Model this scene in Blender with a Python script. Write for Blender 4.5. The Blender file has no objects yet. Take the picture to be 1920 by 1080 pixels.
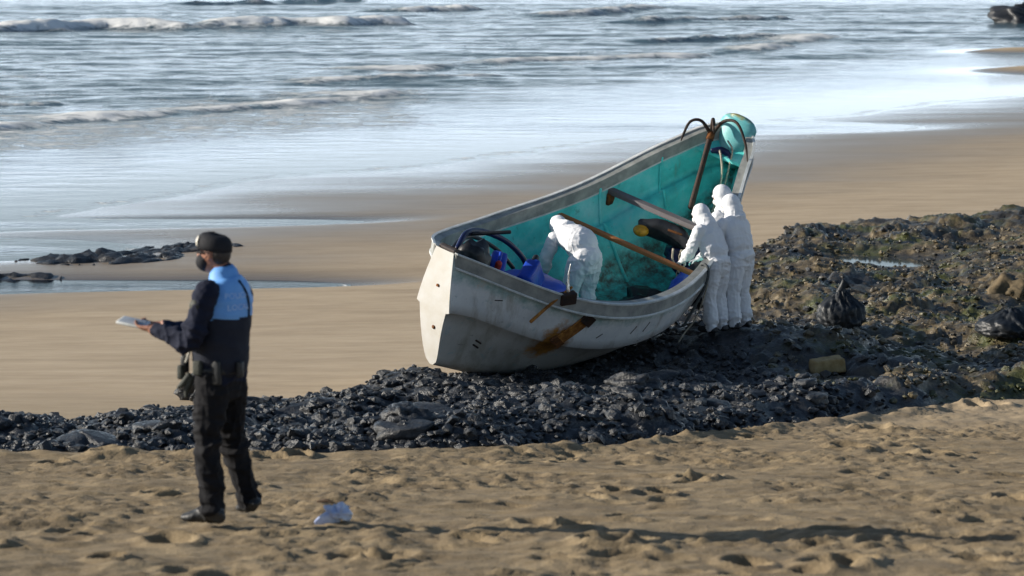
import bpy, bmesh, math, random
import numpy as np
from mathutils import Vector, Matrix
from mathutils.bvhtree import BVHTree

R = math.radians
S = bpy.context.scene
COL = S.collection

# ------------------------------------------------------------------ camera, sky, sun, exposure
CZ = 6.0
PITCH = math.atan(640 / 5333.333)
FPX = 5333.333
cam = bpy.data.objects.new('camera', bpy.data.cameras.new('camera'))
COL.objects.link(cam)
cam.location = (0, 0, CZ)
cam.rotation_euler = (math.pi / 2 - PITCH, 0, 0)
cam.data.lens = 100
cam.data.sensor_width = 36
cam.data.clip_start = 0.5
cam.data.clip_end = 20000
cam.data.dof.use_dof = True
cam.data.dof.focus_distance = 35.0
cam.data.dof.aperture_fstop = 3.5
S.camera = cam

SUN_AZ, SUN_EL = -84.0, 20.0           # degrees from +Y (negative = left), elevation
world = bpy.data.worlds.new('World')
S.world = world
world.use_nodes = True
wn = world.node_tree
sky = wn.nodes.new('ShaderNodeTexSky')
sky.sky_type = 'NISHITA'
sky.sun_disc = False
sky.sun_elevation = R(SUN_EL)
sky.sun_rotation = R(SUN_AZ)
sky.air_density = 1.0
sky.dust_density = 0.6
sky.ozone_density = 1.5
# pale sea haze that whitens the whole horizon, all the way round
wtc = wn.nodes.new('ShaderNodeTexCoord'); wsep = wn.nodes.new('ShaderNodeSeparateXYZ')
wn.links.new(wtc.outputs['Generated'], wsep.inputs[0])
wmr = wn.nodes.new('ShaderNodeMapRange'); wmr.interpolation_type = 'SMOOTHSTEP'
wmr.inputs[1].default_value = 0.0; wmr.inputs[2].default_value = 0.15; wmr.inputs[3].default_value = 0.85; wmr.inputs[4].default_value = 0.0
wn.links.new(wsep.outputs[2], wmr.inputs[0])
wmx = wn.nodes.new('ShaderNodeMix'); wmx.data_type = 'RGBA'
wmx.inputs[7].default_value = (24.0, 28.0, 33.0, 1)
wn.links.new(wmr.outputs[0], wmx.inputs[0]); wn.links.new(sky.outputs[0], wmx.inputs[6])
wn.links.new(wmx.outputs[2], wn.nodes['Background'].inputs[0])
wn.nodes['Background'].inputs[1].default_value = 0.070

sl = bpy.data.lights.new('sun', 'SUN')
sl.energy = 5.0
sl.angle = R(0.55)
sl.color = (1.0, 0.92, 0.80)
sun = bpy.data.objects.new('sun', sl)
COL.objects.link(sun)
to_sun = Vector((math.sin(R(SUN_AZ)) * math.cos(R(SUN_EL)), math.cos(R(SUN_AZ)) * math.cos(R(SUN_EL)), math.sin(R(SUN_EL))))
sun.rotation_euler = to_sun.to_track_quat('Z', 'Y').to_euler()
sun.location = (-20, 20, 30)

vs = S.view_settings
vs.view_transform = 'Standard'
vs.look = 'None'
vs.exposure = 0.48
vs.gamma = 1.0
vs.use_curve_mapping = False

# ------------------------------------------------------------------ helpers
rnd = random.Random(7)


def ray(px, py):
    c, s = math.cos(PITCH), math.sin(PITCH)
    a, b = (px - 960) / FPX, (540 - py) / FPX
    return a, c + b * s, -s + b * c


def on_level(px, py, z=0.0):
    a, b, c = ray(px, py)
    k = (z - CZ) / c
    return a * k, b * k


def _hash(ix, iy, seed):
    h = (ix.astype(np.int64) * 374761393 + iy.astype(np.int64) * 668265263 + seed * 1442695041) & 0x7fffffff
    h = ((h ^ (h >> 13)) * 1274126177) & 0x7fffffff
    h = h ^ (h >> 16)
    return (h & 0xffffff) / float(0xffffff)


def vnoise(x, y, seed=0):
    x = np.asarray(x, float); y = np.asarray(y, float)
    ix, iy = np.floor(x), np.floor(y)
    fx, fy = x - ix, y - iy
    u = fx * fx * fx * (fx * (fx * 6 - 15) + 10); v = fy * fy * fy * (fy * (fy * 6 - 15) + 10)
    g = []
    for dx in (0, 1):
        for dy in (0, 1):
            a = _hash(ix + dx, iy + dy, seed) * 2 * np.pi
            g.append(np.cos(a) * (fx - dx) + np.sin(a) * (fy - dy))
    return ((g[0] * (1 - v) + g[1] * v) * (1 - u) + (g[2] * (1 - v) + g[3] * v) * u) * 1.5


def fbm(x, y, seed=0, octv=4, lac=2.03, gain=0.5):
    s = 0; a = 1.0; n = 0
    for o in range(octv):
        s = s + a * vnoise(x, y, seed + o * 17); n += a
        x = x * lac + 13.7; y = y * lac - 7.3; a *= gain
    return s / n


def domes(x, y, seed=0, fill=0.75):
    """cobble-like rounded lumps, 0..1"""
    ix, iy = np.floor(x), np.floor(y)
    out = np.zeros_like(x)
    for dx in (-1, 0, 1):
        for dy in (-1, 0, 1):
            cx, cy = ix + dx, iy + dy
            px = cx + 0.15 + 0.7 * _hash(cx, cy, seed); py = cy + 0.15 + 0.7 * _hash(cx, cy, seed + 5)
            r = fill * (0.45 + 0.55 * _hash(cx, cy, seed + 9)); hh = 0.25 + 0.75 * _hash(cx, cy, seed + 3)
            d2 = ((x - px) ** 2 + (y - py) ** 2) / (r * r)
            out = np.maximum(out, hh * np.sqrt(np.clip(1 - d2, 0, 1)))
    return out


def noise3(P, seed=0):
    """cheap 3D gradient noise from three 2D ones"""
    x, y, z = P[:, 0], P[:, 1], P[:, 2]
    return (vnoise(x + 0.37 * z, y - 0.41 * z, seed) + vnoise(y + 0.29 * x, z + 0.33 * x, seed + 31) + vnoise(z - 0.35 * y, x + 0.3 * y, seed + 67)) / 2.0


def sstep(a, b, x):
    t = np.clip((x - a) / (b - a), 0, 1)
    return t * t * (3 - 2 * t)


def hermite(kx, ky, t):
    kx = np.array(kx, float); ky = np.array(ky, float); m = np.gradient(ky, kx)
    t = np.asarray(t, float)
    i = np.clip(np.searchsorted(kx, t) - 1, 0, len(kx) - 2); h = kx[i + 1] - kx[i]; u = (t - kx[i]) / h
    return (2*u**3 - 3*u**2 + 1) * ky[i] + (u**3 - 2*u**2 + u) * h * m[i] + (-2*u**3 + 3*u**2) * ky[i+1] + (u**3 - u**2) * h * m[i+1]


def link(name, me, mat=None, parent=None, smooth=True):
    o = bpy.data.objects.new(name, me)
    COL.objects.link(o)
    if mat is not None and not me.materials:
        for m in (mat if isinstance(mat, (list, tuple)) else [mat]):
            me.materials.append(m)
    if parent is not None:
        o.parent = parent
    if smooth and len(me.polygons):
        me.polygons.foreach_set('use_smooth', np.ones(len(me.polygons), bool))
    return o


def mesh(name, verts, faces, mat=None, parent=None, smooth=True):
    me = bpy.data.meshes.new(name)
    me.from_pydata([tuple(map(float, v)) for v in verts], [], faces)
    me.update()
    return link(name, me, mat, parent, smooth)


def grid_mesh(name, X, Y, Z, keep=None):
    """fast quad grid; X,Y,Z 2D arrays; keep = bool per quad"""
    n, m = X.shape
    V = np.stack([X, Y, Z], -1).reshape(-1, 3).astype(np.float32)
    idx = np.arange(n * m).reshape(n, m)
    Q = np.stack([idx[:-1, :-1], idx[:-1, 1:], idx[1:, 1:], idx[1:, :-1]], -1).reshape(-1, 4)
    if keep is not None:
        Q = Q[keep.reshape(-1)]
        used = np.unique(Q); re = np.full(n * m, -1); re[used] = np.arange(len(used))
        V = V[used]; Q = re[Q]
    else:
        used = np.arange(n * m)
    me = bpy.data.meshes.new(name)
    me.vertices.add(len(V)); me.vertices.foreach_set('co', V.ravel())
    me.loops.add(Q.size); me.loops.foreach_set('vertex_index', Q.ravel().astype(np.int32))
    me.polygons.add(len(Q)); me.polygons.foreach_set('loop_start', np.arange(0, Q.size, 4, dtype=np.int32))
    me.polygons.foreach_set('use_smooth', np.ones(len(Q), bool))
    me.update(calc_edges=True)
    return me, used


def attr(me, name, vals):
    a = me.attributes.new(name, 'FLOAT', 'POINT')
    a.data.foreach_set('value', np.asarray(vals, np.float32).ravel())


def thing(name, label, cat, loc=(0, 0, 0), group=None):
    o = bpy.data.objects.new(name, None)
    COL.objects.link(o)
    o.location = loc
    o.empty_display_size = 0.2
    tag(o, label, cat, group)
    return o


def tag(o, label=None, cat=None, group=None, kind=None):
    if label: o['label'] = label
    if cat: o['category'] = cat
    if group: o['group'] = group
    if kind: o['kind'] = kind
    return o


# ------------------------------------------------------------------ materials
class NT:
    def __init__(self, name):
        self.m = bpy.data.materials.new(name)
        self.m.use_nodes = True
        self.t = self.m.node_tree
        self.b = self.t.nodes['Principled BSDF']
        self.out = self.t.nodes['Material Output']

    def n(self, kind, **kw):
        nd = self.t.nodes.new('ShaderNode' + kind)
        for k, v in kw.items():
            setattr(nd, k, v)
        return nd

    def l(self, a, b):
        self.t.links.new(a, b)

    def noise(self, scale, detail=4, rough=0.55, coord='obj', stretch=None, dist=0.0):
        tc = self.n('TexCoord')
        src = tc.outputs['Object']
        if coord == 'pos':
            src = self.n('NewGeometry').outputs['Position']
        if stretch:
            mp = self.n('Mapping')
            mp.inputs['Scale'].default_value = stretch
            self.l(src, mp.inputs['Vector']); src = mp.outputs[0]
        nz = self.n('TexNoise')
        nz.inputs['Scale'].default_value = scale; nz.inputs['Detail'].default_value = detail
        nz.inputs['Roughness'].default_value = rough; nz.inputs['Distortion'].default_value = dist
        self.l(src, nz.inputs['Vector'])
        return nz.outputs['Fac']

    def ramp(self, fac, stops):
        r = self.n('ValToRGB')
        el = r.color_ramp.elements
        while len(el) < len(stops): el.new(0.5)
        for e, (p, c) in zip(el, stops):
            e.position = p; e.color = (*c, 1) if len(c) == 3 else c
        self.l(fac, r.inputs[0])
        return r.outputs[0]

    def val(self, fac, a, b, lo=0.0, hi=1.0):
        mr = self.n('MapRange')
        mr.inputs[1].default_value = a; mr.inputs[2].default_value = b
        mr.inputs[3].default_value = lo; mr.inputs[4].default_value = hi
        self.l(fac, mr.inputs[0])
        return mr.outputs[0]

    def mix(self, fac, a, b, mode='MIX'):
        mx = self.n('Mix', data_type='RGBA', blend_type=mode)
        for sock, v in ((mx.inputs[0], fac), (mx.inputs[6], a), (mx.inputs[7], b)):
            if isinstance(v, (int, float)): sock.default_value = v
            elif isinstance(v, tuple): sock.default_value = (*v, 1)
            else: self.l(v, sock)
        return mx.outputs[2]

    def math(self, op, a, b=0.0):
        m = self.n('Math', operation=op)
        for s, v in ((m.inputs[0], a), (m.inputs[1], b)):
            if isinstance(v, (int, float)): s.default_value = v
            else: self.l(v, s)
        return m.outputs[0]

    def bump(self, h, strength=0.3, dist=0.02):
        b = self.n('Bump')
        b.inputs['Strength'].default_value = strength; b.inputs['Distance'].default_value = dist
        self.l(h, b.inputs['Height']); self.l(b.outputs[0], self.b.inputs['Normal'])

    def attr(self, name):
        return self.n('Attribute', attribute_name=name).outputs['Fac']

    def set(self, color=None, rough=None, spec=None, metal=None):
        for k, v in (('Base Color', color), ('Roughness', rough), ('Specular IOR Level', spec), ('Metallic', metal)):
            if v is None: continue
            if isinstance(v, tuple): self.b.inputs[k].default_value = (*v, 1)
            elif isinstance(v, (int, float)): self.b.inputs[k].default_value = v
            else: self.l(v, self.b.inputs[k])
        return self.m


def simple(name, c1, c2=None, scale=12, rough=0.7, bump=0.0, bscale=40, spec=0.4, metal=0.0, stretch=None, lo=0.35, hi=0.65):
    t = NT(name)
    c2 = c2 or tuple(v * 0.75 for v in c1)
    f = t.noise(scale, 5, 0.6, stretch=stretch)
    t.set(t.ramp(f, [(lo, c1), (hi, c2)]), rough, spec, metal)
    if bump:
        t.bump(t.noise(bscale, 4), bump, 0.01)
    return t.m


def sand_material():
    t = NT('sand')
    geo = t.n('NewGeometry'); sep = t.n('SeparateXYZ'); t.l(geo.outputs['Position'], sep.inputs[0])
    z = sep.outputs[2]
    nz = t.noise(0.35, 4, 0.55, 'pos', (0.35, 1.0, 1))
    zz = t.math('ADD', z, t.math('MULTIPLY', t.math('SUBTRACT', nz, 0.5), -0.10))
    wet = t.val(zz, 0.0, 0.21, 1.0, 0.0)
    dry = t.ramp(t.noise(3.0, 6, 0.65, 'pos', (0.6, 1, 1)), [(0.30, (0.146, 0.105, 0.056)), (0.5, (0.238, 0.176, 0.097)), (0.72, (0.322, 0.246, 0.143))])
    grain = t.ramp(t.noise(55, 3, 0.7, 'pos'), [(0.3, (0.72, 0.72, 0.72)), (0.7, (1.1, 1.1, 1.1))])
    dry = t.mix(1.0, dry, grain, 'MULTIPLY')
    damp = t.ramp(t.noise(1.3, 7, 0.7, 'pos', (0.4, 1.2, 1)), [(0.3, (0.30, 0.228, 0.145)), (0.5, (0.375, 0.29, 0.19)), (0.7, (0.44, 0.348, 0.235))])
    # damp sand below the berm, wet sand near the water
    far = t.val(z, 0.75, 1.35, 1.0, 0.0)
    c = t.mix(far, dry, damp)
    wetc = t.math('POWER', wet, 1.5)
    c = t.mix(wetc, c, (0.135, 0.112, 0.09))
    t.set(c, t.val(t.math('POWER', wet, 0.8), 0.0, 1.0, 0.95, 0.14), 0.55)
    rip = t.noise(2.2, 4, 0.6, 'pos', (0.35, 1.6, 1))
    fine = t.noise(40, 4, 0.7, 'pos')
    h = t.math('ADD', t.math('MULTIPLY', rip, t.val(wet, 0.0, 1.0, 2.2, 0.3)), t.math('MULTIPLY', fine, t.val(far, 0, 1, 0.55, 0.16)))
    t.bump(h, 0.5, 0.035)
    return t.m


def rock_material(name='reef_rock'):
    t = NT(name)
    zone = t.attr('zone')          # 0 = black wet rock, 1 = brown weedy rock
    n1 = t.noise(1.1, 5, 0.6, 'pos')
    n2 = t.noise(6.0, 6, 0.65, 'pos')
    n3 = t.noise(28.0, 4, 0.6, 'pos')
    black = t.ramp(n2, [(0.32, (0.008, 0.010, 0.013)), (0.55, (0.021, 0.024, 0.029)), (0.75, (0.070, 0.073, 0.077))])
    brown = t.ramp(n2, [(0.30, (0.020, 0.016, 0.009)), (0.46, (0.062, 0.048, 0.026)), (0.58, (0.155, 0.118, 0.064)), (0.75, (0.34, 0.275, 0.175))])
    weed = t.ramp(n3, [(0.3, (0.020, 0.026, 0.006)), (0.7, (0.085, 0.090, 0.022))])
    brown = t.mix(t.val(n1, 0.48, 0.60), brown, weed)
    dark2 = t.ramp(n3, [(0.35, (0.014, 0.014, 0.013)), (0.7, (0.060, 0.056, 0.050))])
    brown = t.mix(t.val(t.noise(0.7, 4, 0.6, 'pos', (1, 1.6, 1)), 0.50, 0.60), brown, dark2)
    zz = t.math('ADD', zone, t.math('MULTIPLY', t.math('SUBTRACT', n1, 0.5), 0.9))
    c = t.mix(t.val(zz, 0.35, 0.65), black, brown)
    c = t.mix(t.val(t.noise(16, 5, 0.75, 'pos'), 0.62, 0.70, 0.0, 0.6), c, (0.24, 0.235, 0.22))  # pale speckles: small bright glints painted into the rock colour
    t.set(c, t.val(n3, 0.3, 0.7, 0.22, 0.65), 0.6)
    h = t.math('ADD', t.noise(9, 6, 0.7, 'pos'), t.math('MULTIPLY', n3, 0.5))
    t.bump(h, 0.6, 0.05)
    return t.m


def water_material():
    t = NT('sea_water')
    foam = t.attr('foam'); deep = t.attr('deep')
    n1 = t.noise(0.9, 5, 0.6, 'pos', (0.5, 1.2, 1))
    n2 = t.noise(4.5, 5, 0.65, 'pos', (0.6, 1.1, 1))
    lace = t.noise(1.3, 9, 0.78, 'pos', (0.6, 0.9, 1), 1.2)
    fm = t.math('ADD', foam, t.math('MULTIPLY', t.math('SUBTRACT', lace, 0.5), 2.1))
    fm = t.val(fm, 0.40, 0.78)
    body = t.ramp(n1, [(0.3, (0.030, 0.062, 0.078)), (0.7, (0.055, 0.092, 0.105))])
    t.set(t.mix(fm, body, (0.78, 0.79, 0.78)), t.val(fm, 0, 1, 0.10, 0.85), 0.5)
    t.b.inputs['IOR'].default_value = 1.33
    h = t.math('ADD', t.math('MULTIPLY', n1, 1.6), t.math('MULTIPLY', n2, 0.35))
    bp = t.n('Bump'); bp.inputs['Distance'].default_value = 0.10
    t.l(t.val(deep, 0.0, 1.0, 0.03, 0.9), bp.inputs['Strength'])
    t.l(h, bp.inputs['Height']); t.l(bp.outputs[0], t.b.inputs['Normal'])
    # thin water over sand: mirror film, the sand shows through
    fr = t.n('Fresnel'); fr.inputs['IOR'].default_value = 1.33; t.l(bp.outputs[0], fr.inputs['Normal'])
    gl = t.n('BsdfGlossy'); gl.inputs['Roughness'].default_value = 0.06; t.l(bp.outputs[0], gl.inputs['Normal'])
    tr = t.n('BsdfTransparent')
    mx = t.n('MixShader'); t.l(fr.outputs[0], mx.inputs[0]); t.l(tr.outputs[0], mx.inputs[1]); t.l(gl.outputs[0], mx.inputs[2])
    mx2 = t.n('MixShader')
    t.l(t.math('MAXIMUM', t.val(deep, 0.05, 0.8), fm), mx2.inputs[0])
    t.l(mx.outputs[0], mx2.inputs[1]); t.l(t.b.outputs[0], mx2.inputs[2])
    t.l(mx2.outputs[0], t.out.inputs[0])
    return t.m


def hull_material():
    t = NT('hull_paint')
    below = t.attr('below')       # metres under the rail
    lap = t.attr('lap')           # 1 below the lap strake
    n = t.noise(2.2, 6, 0.65)
    st = t.noise(3.0, 6, 0.7, stretch=(1.0, 1.0, 0.25))
    sm = t.noise(9.0, 5, 0.7)
    c = t.ramp(n, [(0.3, (0.64, 0.66, 0.68)), (0.55, (0.77, 0.78, 0.78)), (0.8, (0.56, 0.60, 0.65))])
    low = t.ramp(n, [(0.3, (0.60, 0.585, 0.55)), (0.7, (0.47, 0.45, 0.41))])
    c = t.mix(lap, c, low)
    grn = t.ramp(sm, [(0.35, (0.20, 0.36, 0.34)), (0.65, (0.52, 0.60, 0.57))])
    bandf = t.math('MULTIPLY', t.val(t.math('ADD', below, t.math('MULTIPLY', t.math('SUBTRACT', sm, 0.5), 0.16)), 0.22, 0.33, 1.0, 0.0), 0.85)
    c = t.mix(bandf, c, grn)
    c = t.mix(t.val(st, 0.51, 0.68, 0.0, 0.75), c, (0.27, 0.24, 0.18))
    c = t.mix(t.val(t.noise(4.0, 7, 0.75, dist=0.8), 0.58, 0.64, 0.0, 0.55), c, (0.30, 0.44, 0.47))
    c = t.mix(t.val(t.noise(14, 6, 0.75, stretch=(0.5, 0.5, 1.6)), 0.63, 0.69, 0.0, 0.8), c, (0.10, 0.11, 0.12))
    # rust bleeding under the iron strap
    rs = t.attr('rust')
    c = t.mix(t.val(t.math('ADD', rs, t.math('MULTIPLY', t.math('SUBTRACT', sm, 0.5), 0.9)), 0.42, 0.75), c, t.ramp(sm, [(0.35, (0.16, 0.055, 0.012)), (0.65, (0.50, 0.24, 0.05))]))
    t.set(c, 0.5, 0.4)
    t.bump(t.math('ADD', n, t.math('MULTIPLY', sm, 0.4)), 0.25, 0.02)
    return t.m


def liner_material():
    t = NT('turquoise_liner')
    n = t.noise(1.6, 6, 0.62); sm = t.noise(7, 6, 0.7); st = t.noise(2.4, 6, 0.7, stretch=(1.2, 1.2, 0.35))
    c = t.ramp(n, [(0.30, (0.05, 0.42, 0.38)), (0.5, (0.09, 0.72, 0.68)), (0.70, (0.34, 0.82, 0.80))])
    c = t.mix(t.val(sm, 0.60, 0.74, 0.0, 0.7), c, (0.025, 0.24, 0.19))
    c = t.mix(t.val(t.noise(11, 7, 0.78, dist=0.5), 0.60, 0.68, 0.0, 0.6), c, (0.40, 0.62, 0.60))
    c = t.mix(t.val(st, 0.62, 0.74, 0.0, 0.6), c, (0.22, 0.23, 0.14))
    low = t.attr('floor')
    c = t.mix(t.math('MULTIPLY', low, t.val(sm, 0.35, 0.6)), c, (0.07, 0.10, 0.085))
    t.set(c, 0.42, 0.45)
    t.bump(sm, 0.3, 0.02)
    return t.m


M = {}
M['sand'] = sand_material()
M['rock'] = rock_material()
M['water'] = water_material()
M['hull'] = hull_material()
M['liner'] = liner_material()
M['rail'] = simple('grey_rail', (0.40, 0.40, 0.37), (0.22, 0.23, 0.22), 5, 0.55, 0.3, 20)
M['rail_edge'] = simple('pale_rail_edge', (0.72, 0.74, 0.73), (0.5, 0.53, 0.52), 8, 0.5)
M['rust'] = simple('rust', (0.22, 0.085, 0.025), (0.08, 0.035, 0.018), 14, 0.85, 0.6, 60, 0.2)
M['rust_orange'] = simple('orange_rust', (0.45, 0.20, 0.05), (0.20, 0.08, 0.02), 14, 0.85, 0.6, 60, 0.2)
M['iron'] = simple('dark_iron', (0.022, 0.018, 0.017), (0.055, 0.028, 0.018), 12, 0.7, 0.5, 70, 0.3)
M['thwart_wood'] = simple('weathered_wood', (0.085, 0.06, 0.045), (0.17, 0.16, 0.17), 6, 0.75, 0.4, 30, 0.3, stretch=(1, 0.1, 1))
M['thwart_orange'] = simple('orange_wood', (0.42, 0.17, 0.06), (0.22, 0.10, 0.045), 6, 0.7, 0.4, 30, 0.3, stretch=(1, 0.1, 1))
M['blue_plastic'] = simple('blue_plastic', (0.018, 0.07, 0.50), (0.012, 0.045, 0.34), 6, 0.35)
M['navy_plastic'] = simple('navy_plastic', (0.006, 0.010, 0.045), (0.012, 0.018, 0.08), 6, 0.35)
M['black_plastic'] = simple('black_plastic', (0.012, 0.013, 0.016), (0.03, 0.031, 0.034), 8, 0.35, 0.3, 30)
M['red_plastic'] = simple('red_plastic', (0.55, 0.045, 0.03), (0.4, 0.03, 0.02), 8, 0.4)
M['yellow_plastic'] = simple('yellow_plastic', (0.60, 0.33, 0.02), (0.35, 0.18, 0.015), 20, 0.5)
M['tarp'] = simple('blue_tarp', (0.015, 0.075, 0.52), (0.010, 0.05, 0.36), 5, 0.45, 0.4, 12)
M['rope'] = simple('pale_rope', (0.50, 0.45, 0.36), (0.30, 0.27, 0.21), 30, 0.9, 0.6, 90)
M['rope_dark'] = simple('dark_rope', (0.06, 0.07, 0.075), (0.13, 0.14, 0.14), 30, 0.9, 0.6, 90)
M['steel'] = simple('bright_steel', (0.72, 0.72, 0.70), (0.5, 0.5, 0.5), 8, 0.25, metal=0.9)
M['suit'] = simple('white_coverall', (0.79, 0.80, 0.82), (0.73, 0.74, 0.77), 4, 0.7, 0.45, 16, 0.3)
M['mask_white'] = simple('white_mask', (0.82, 0.82, 0.82), (0.75, 0.75, 0.76), 8, 0.7)
M['skin'] = simple('skin', (0.36, 0.175, 0.115), (0.29, 0.13, 0.085), 9, 0.55)
M['hair'] = simple('dark_hair', (0.02, 0.016, 0.014), (0.045, 0.035, 0.03), 60, 0.6)
M['boot'] = simple('black_boot', (0.014, 0.016, 0.019), (0.035, 0.037, 0.04), 14, 0.5, 0.2)
M['glove'] = simple('pale_glove', (0.74, 0.75, 0.78), (0.62, 0.64, 0.68), 9, 0.5)
M['jacket'] = simple('navy_jacket', (0.008, 0.011, 0.026), (0.015, 0.019, 0.038), 7, 0.85, 0.25, 30, 0.2)
M['trousers'] = simple('black_trousers', (0.007, 0.0075, 0.010), (0.013, 0.013, 0.016), 7, 0.85, 0.25, 30, 0.2)
M['vest_blue'] = simple('light_blue_vest', (0.16, 0.40, 0.82), (0.11, 0.31, 0.72), 5, 0.6, 0.25, 20)
M['vest_dark'] = simple('dark_vest', (0.010, 0.014, 0.028), (0.018, 0.022, 0.036), 7, 0.8, 0.25, 30, 0.25)
M['reflective'] = simple('reflective_print', (0.34, 0.54, 0.86), (0.46, 0.62, 0.88), 20, 0.4)
M['cap'] = simple('black_cap', (0.010, 0.011, 0.016), (0.018, 0.019, 0.024), 9, 0.8, 0.2, 60, 0.25)
M['badge'] = simple('pale_badge', (0.85, 0.82, 0.74), (0.7, 0.66, 0.55), 20, 0.4)
M['pouch'] = simple('khaki_pouch', (0.03, 0.034, 0.03), (0.055, 0.06, 0.05), 20, 0.7, 0.3)
M['bag'] = simple('black_bag', (0.008, 0.011, 0.015), (0.016, 0.02, 0.026), 6, 0.5, 0.4, 9, 0.35)
M['foam_block'] = simple('yellow_block', (0.46, 0.34, 0.17), (0.28, 0.19, 0.08), 9, 0.9, 0.9, 18)
M['boulder'] = simple('tan_stone', (0.17, 0.125, 0.07), (0.07, 0.055, 0.032), 5, 0.9, 0.8, 12)
M['cloth'] = simple('blue_cloth', (0.42, 0.52, 0.82), (0.80, 0.84, 0.92), 9, 0.6, 0.3)
M['stick'] = simple('dark_stick', (0.07, 0.045, 0.03), (0.12, 0.08, 0.05), 20, 0.9, 0.4)
M['glass'] = simple('screen_glass', (0.25, 0.28, 0.32), (0.35, 0.38, 0.42), 8, 0.12)

# ------------------------------------------------------------------ terrain functions
KY = [-2000, 0, 10, 17.5, 25, 29, 33, 40, 50, 60, 80, 200, 5000]
KZ = [9.0, 4.6, 3.15, 2.40, 1.55, 1.10, 0.80, 0.50, 0.24, 0.15, 0.1, 0.1, 0.1]
SH = np.array([0.857, -0.515])          # landward normal of the shoreline
SH0 = np.array([-8.9, 66.7])
KS = [-6000, -400, -60, -15, 0, 8, 14, 20, 27, 40, 200, 4000]
KSZ = [-30, -12, -2.2, -0.34, 0.0, 0.09, 0.19, 0.32, 0.46, 0.7, 3, 30]


def sand_base(X, Y):
    zA = np.interp(Y, KY, KZ)
    s = (X - SH0[0]) * SH[0] + (Y - SH0[1]) * SH[1]
    s = s + 1.6 * vnoise(X * 0.07, Y * 0.05, 3) + 0.9 * vnoise(X * 0.2, Y * 0.16, 4)
    zB = np.interp(s, KS, KSZ)
    # runnels: shallow troughs that hold sea water on the flat
    def runnel(y0, slope, x1, w, dep, xs=2.5):
        d = (Y - y0 - slope * (X + 5)) / w
        return dep * np.exp(-d * d) * sstep(x1 + xs, x1 - xs, X + 0.6 * vnoise(Y * 0.4, X * 0.3, 9))
    zB = zB - runnel(50.3, 0.06, -2.2, 1.1, 0.27) - runnel(62.0, 0.10, -3.0, 0.9, 0.15) - runnel(56.5, 0.05, -7.5, 1.8, 0.17)
    far = ((X - 6.3) / 6) ** 2 + ((Y - 95) / 2.2) ** 2
    zB = zB - 0.3 * np.exp(-far)
    # sand bars out to the right
    zB = zB + 1.05 * np.exp(-(((X - 27) / 6) ** 2 + ((Y - 139 - (X - 27) * 0.05) / 4.5) ** 2)) * 0.45 + 0.80 * np.exp(-(((X - 29) / 6) ** 2 + ((Y - 165) / 5) ** 2))
    return zA + (zB - zA) * sstep(33, 48, Y)


# reef outline, in metres on the ground: near edge and far edge as functions of X
NEAR_X = [-30, -4.5, -2.0, 0.0, 1.0, 1.8, 3.0, 5.2, 12, 40]
NEAR_Y = [23.9, 24.1, 24.25, 24.55, 25.3, 26.7, 28.8, 31.6, 34.5, 41]
FAR_X = [-30, -5.6, -4.0, -3.3, -2.2, -1.3, -0.4, 0.8, 1.8, 2.8, 3.6, 4.5, 6.3, 8.5, 10.7, 40]
FAR_Y = [28.2, 28.6, 30.0, 31.2, 31.8, 32.4, 34.0, 35.6, 39.0, 44.5, 49.5, 53.0, 57.5, 58.5, 60.0, 66]


def reef_mask(X, Y):
    wob = 0.45 * fbm(X * 0.9, Y * 0.6, 21, 3)
    a = Y - np.interp(X, NEAR_X, NEAR_Y) + wob
    b = np.interp(X, FAR_X, FAR_Y) - Y + wob * (1 + 0.12 * np.clip(Y - 35, 0, 30))
    m1 = sstep(0.0, 1.0, a) * sstep(0.0, 0.9, b)
    o1 = ((X + 7.9) / 1.5) ** 2 + ((Y - 54.4) / 1.5) ** 2
    o2 = ((X + 6.5) / 1.2) ** 2 + ((Y - 56.2) / 0.9) ** 2
    o3 = ((X + 9.0) / 1.1) ** 2 + ((Y - 51.2) / 0.6) ** 2
    brk = sstep(-0.30, 0.05, fbm(X * 1.8, Y * 1.1, 77, 3))
    m2 = brk * np.maximum(np.maximum(sstep(1.3, 0.2, o1 - wob), 0.62 * sstep(1.3, 0.2, o2 - wob)), 0.55 * sstep(1.3, 0.2, o3 - wob))
    return m1, m2


def reef_low(X, Y):
    """rock height above sand without the small lumps"""
    m1, m2 = reef_mask(X, Y)
    pl = 0.09 + 0.13 * sstep(-3.6, 0.5, X) + 0.16 * np.exp(-(((X - 1.9) / 2.6) ** 2 + ((Y - 35.4) / 2.6) ** 2))
    und = 0.24 * fbm(X * 0.5, Y * 0.35, 41, 3)
    und2 = und * (1 - 0.75 * np.exp(-(((X - 2.3) / 2.0) ** 2 + ((Y - 35.8) / 2.5) ** 2)))
    pool = np.exp(-((((X - 6.7) / 1.5) ** 2 + ((Y - 50.4) / 1.3) ** 2) ** 2))
    h = m1 * np.maximum(pl + und2, 0.05) * (1 - 0.85 * pool) + m2 * 0.16
    w = np.exp(-((((X - 2.8) / 1.7) ** 2 + ((Y - 34.8) / 1.5) ** 2) ** 1.3))
    return h + w * (np.clip(1.33 - sand_base(X, Y), 0, 1) - h)


def gz(x, y):
    X = np.array([float(x)]); Y = np.array([float(y)])
    return float((sand_base(X, Y) + reef_low(X, Y))[0])


def ground_at(px, py):
    a, b, c = ray(px, py)
    k0 = 5.0
    k = np.arange(8, 400, 0.02)
    z = sand_base(a * k, b * k) + reef_low(a * k, b * k)
    i = np.argmax(CZ + c * k < z)
    return a * k[i], b * k[i], float(z[i])


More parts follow.
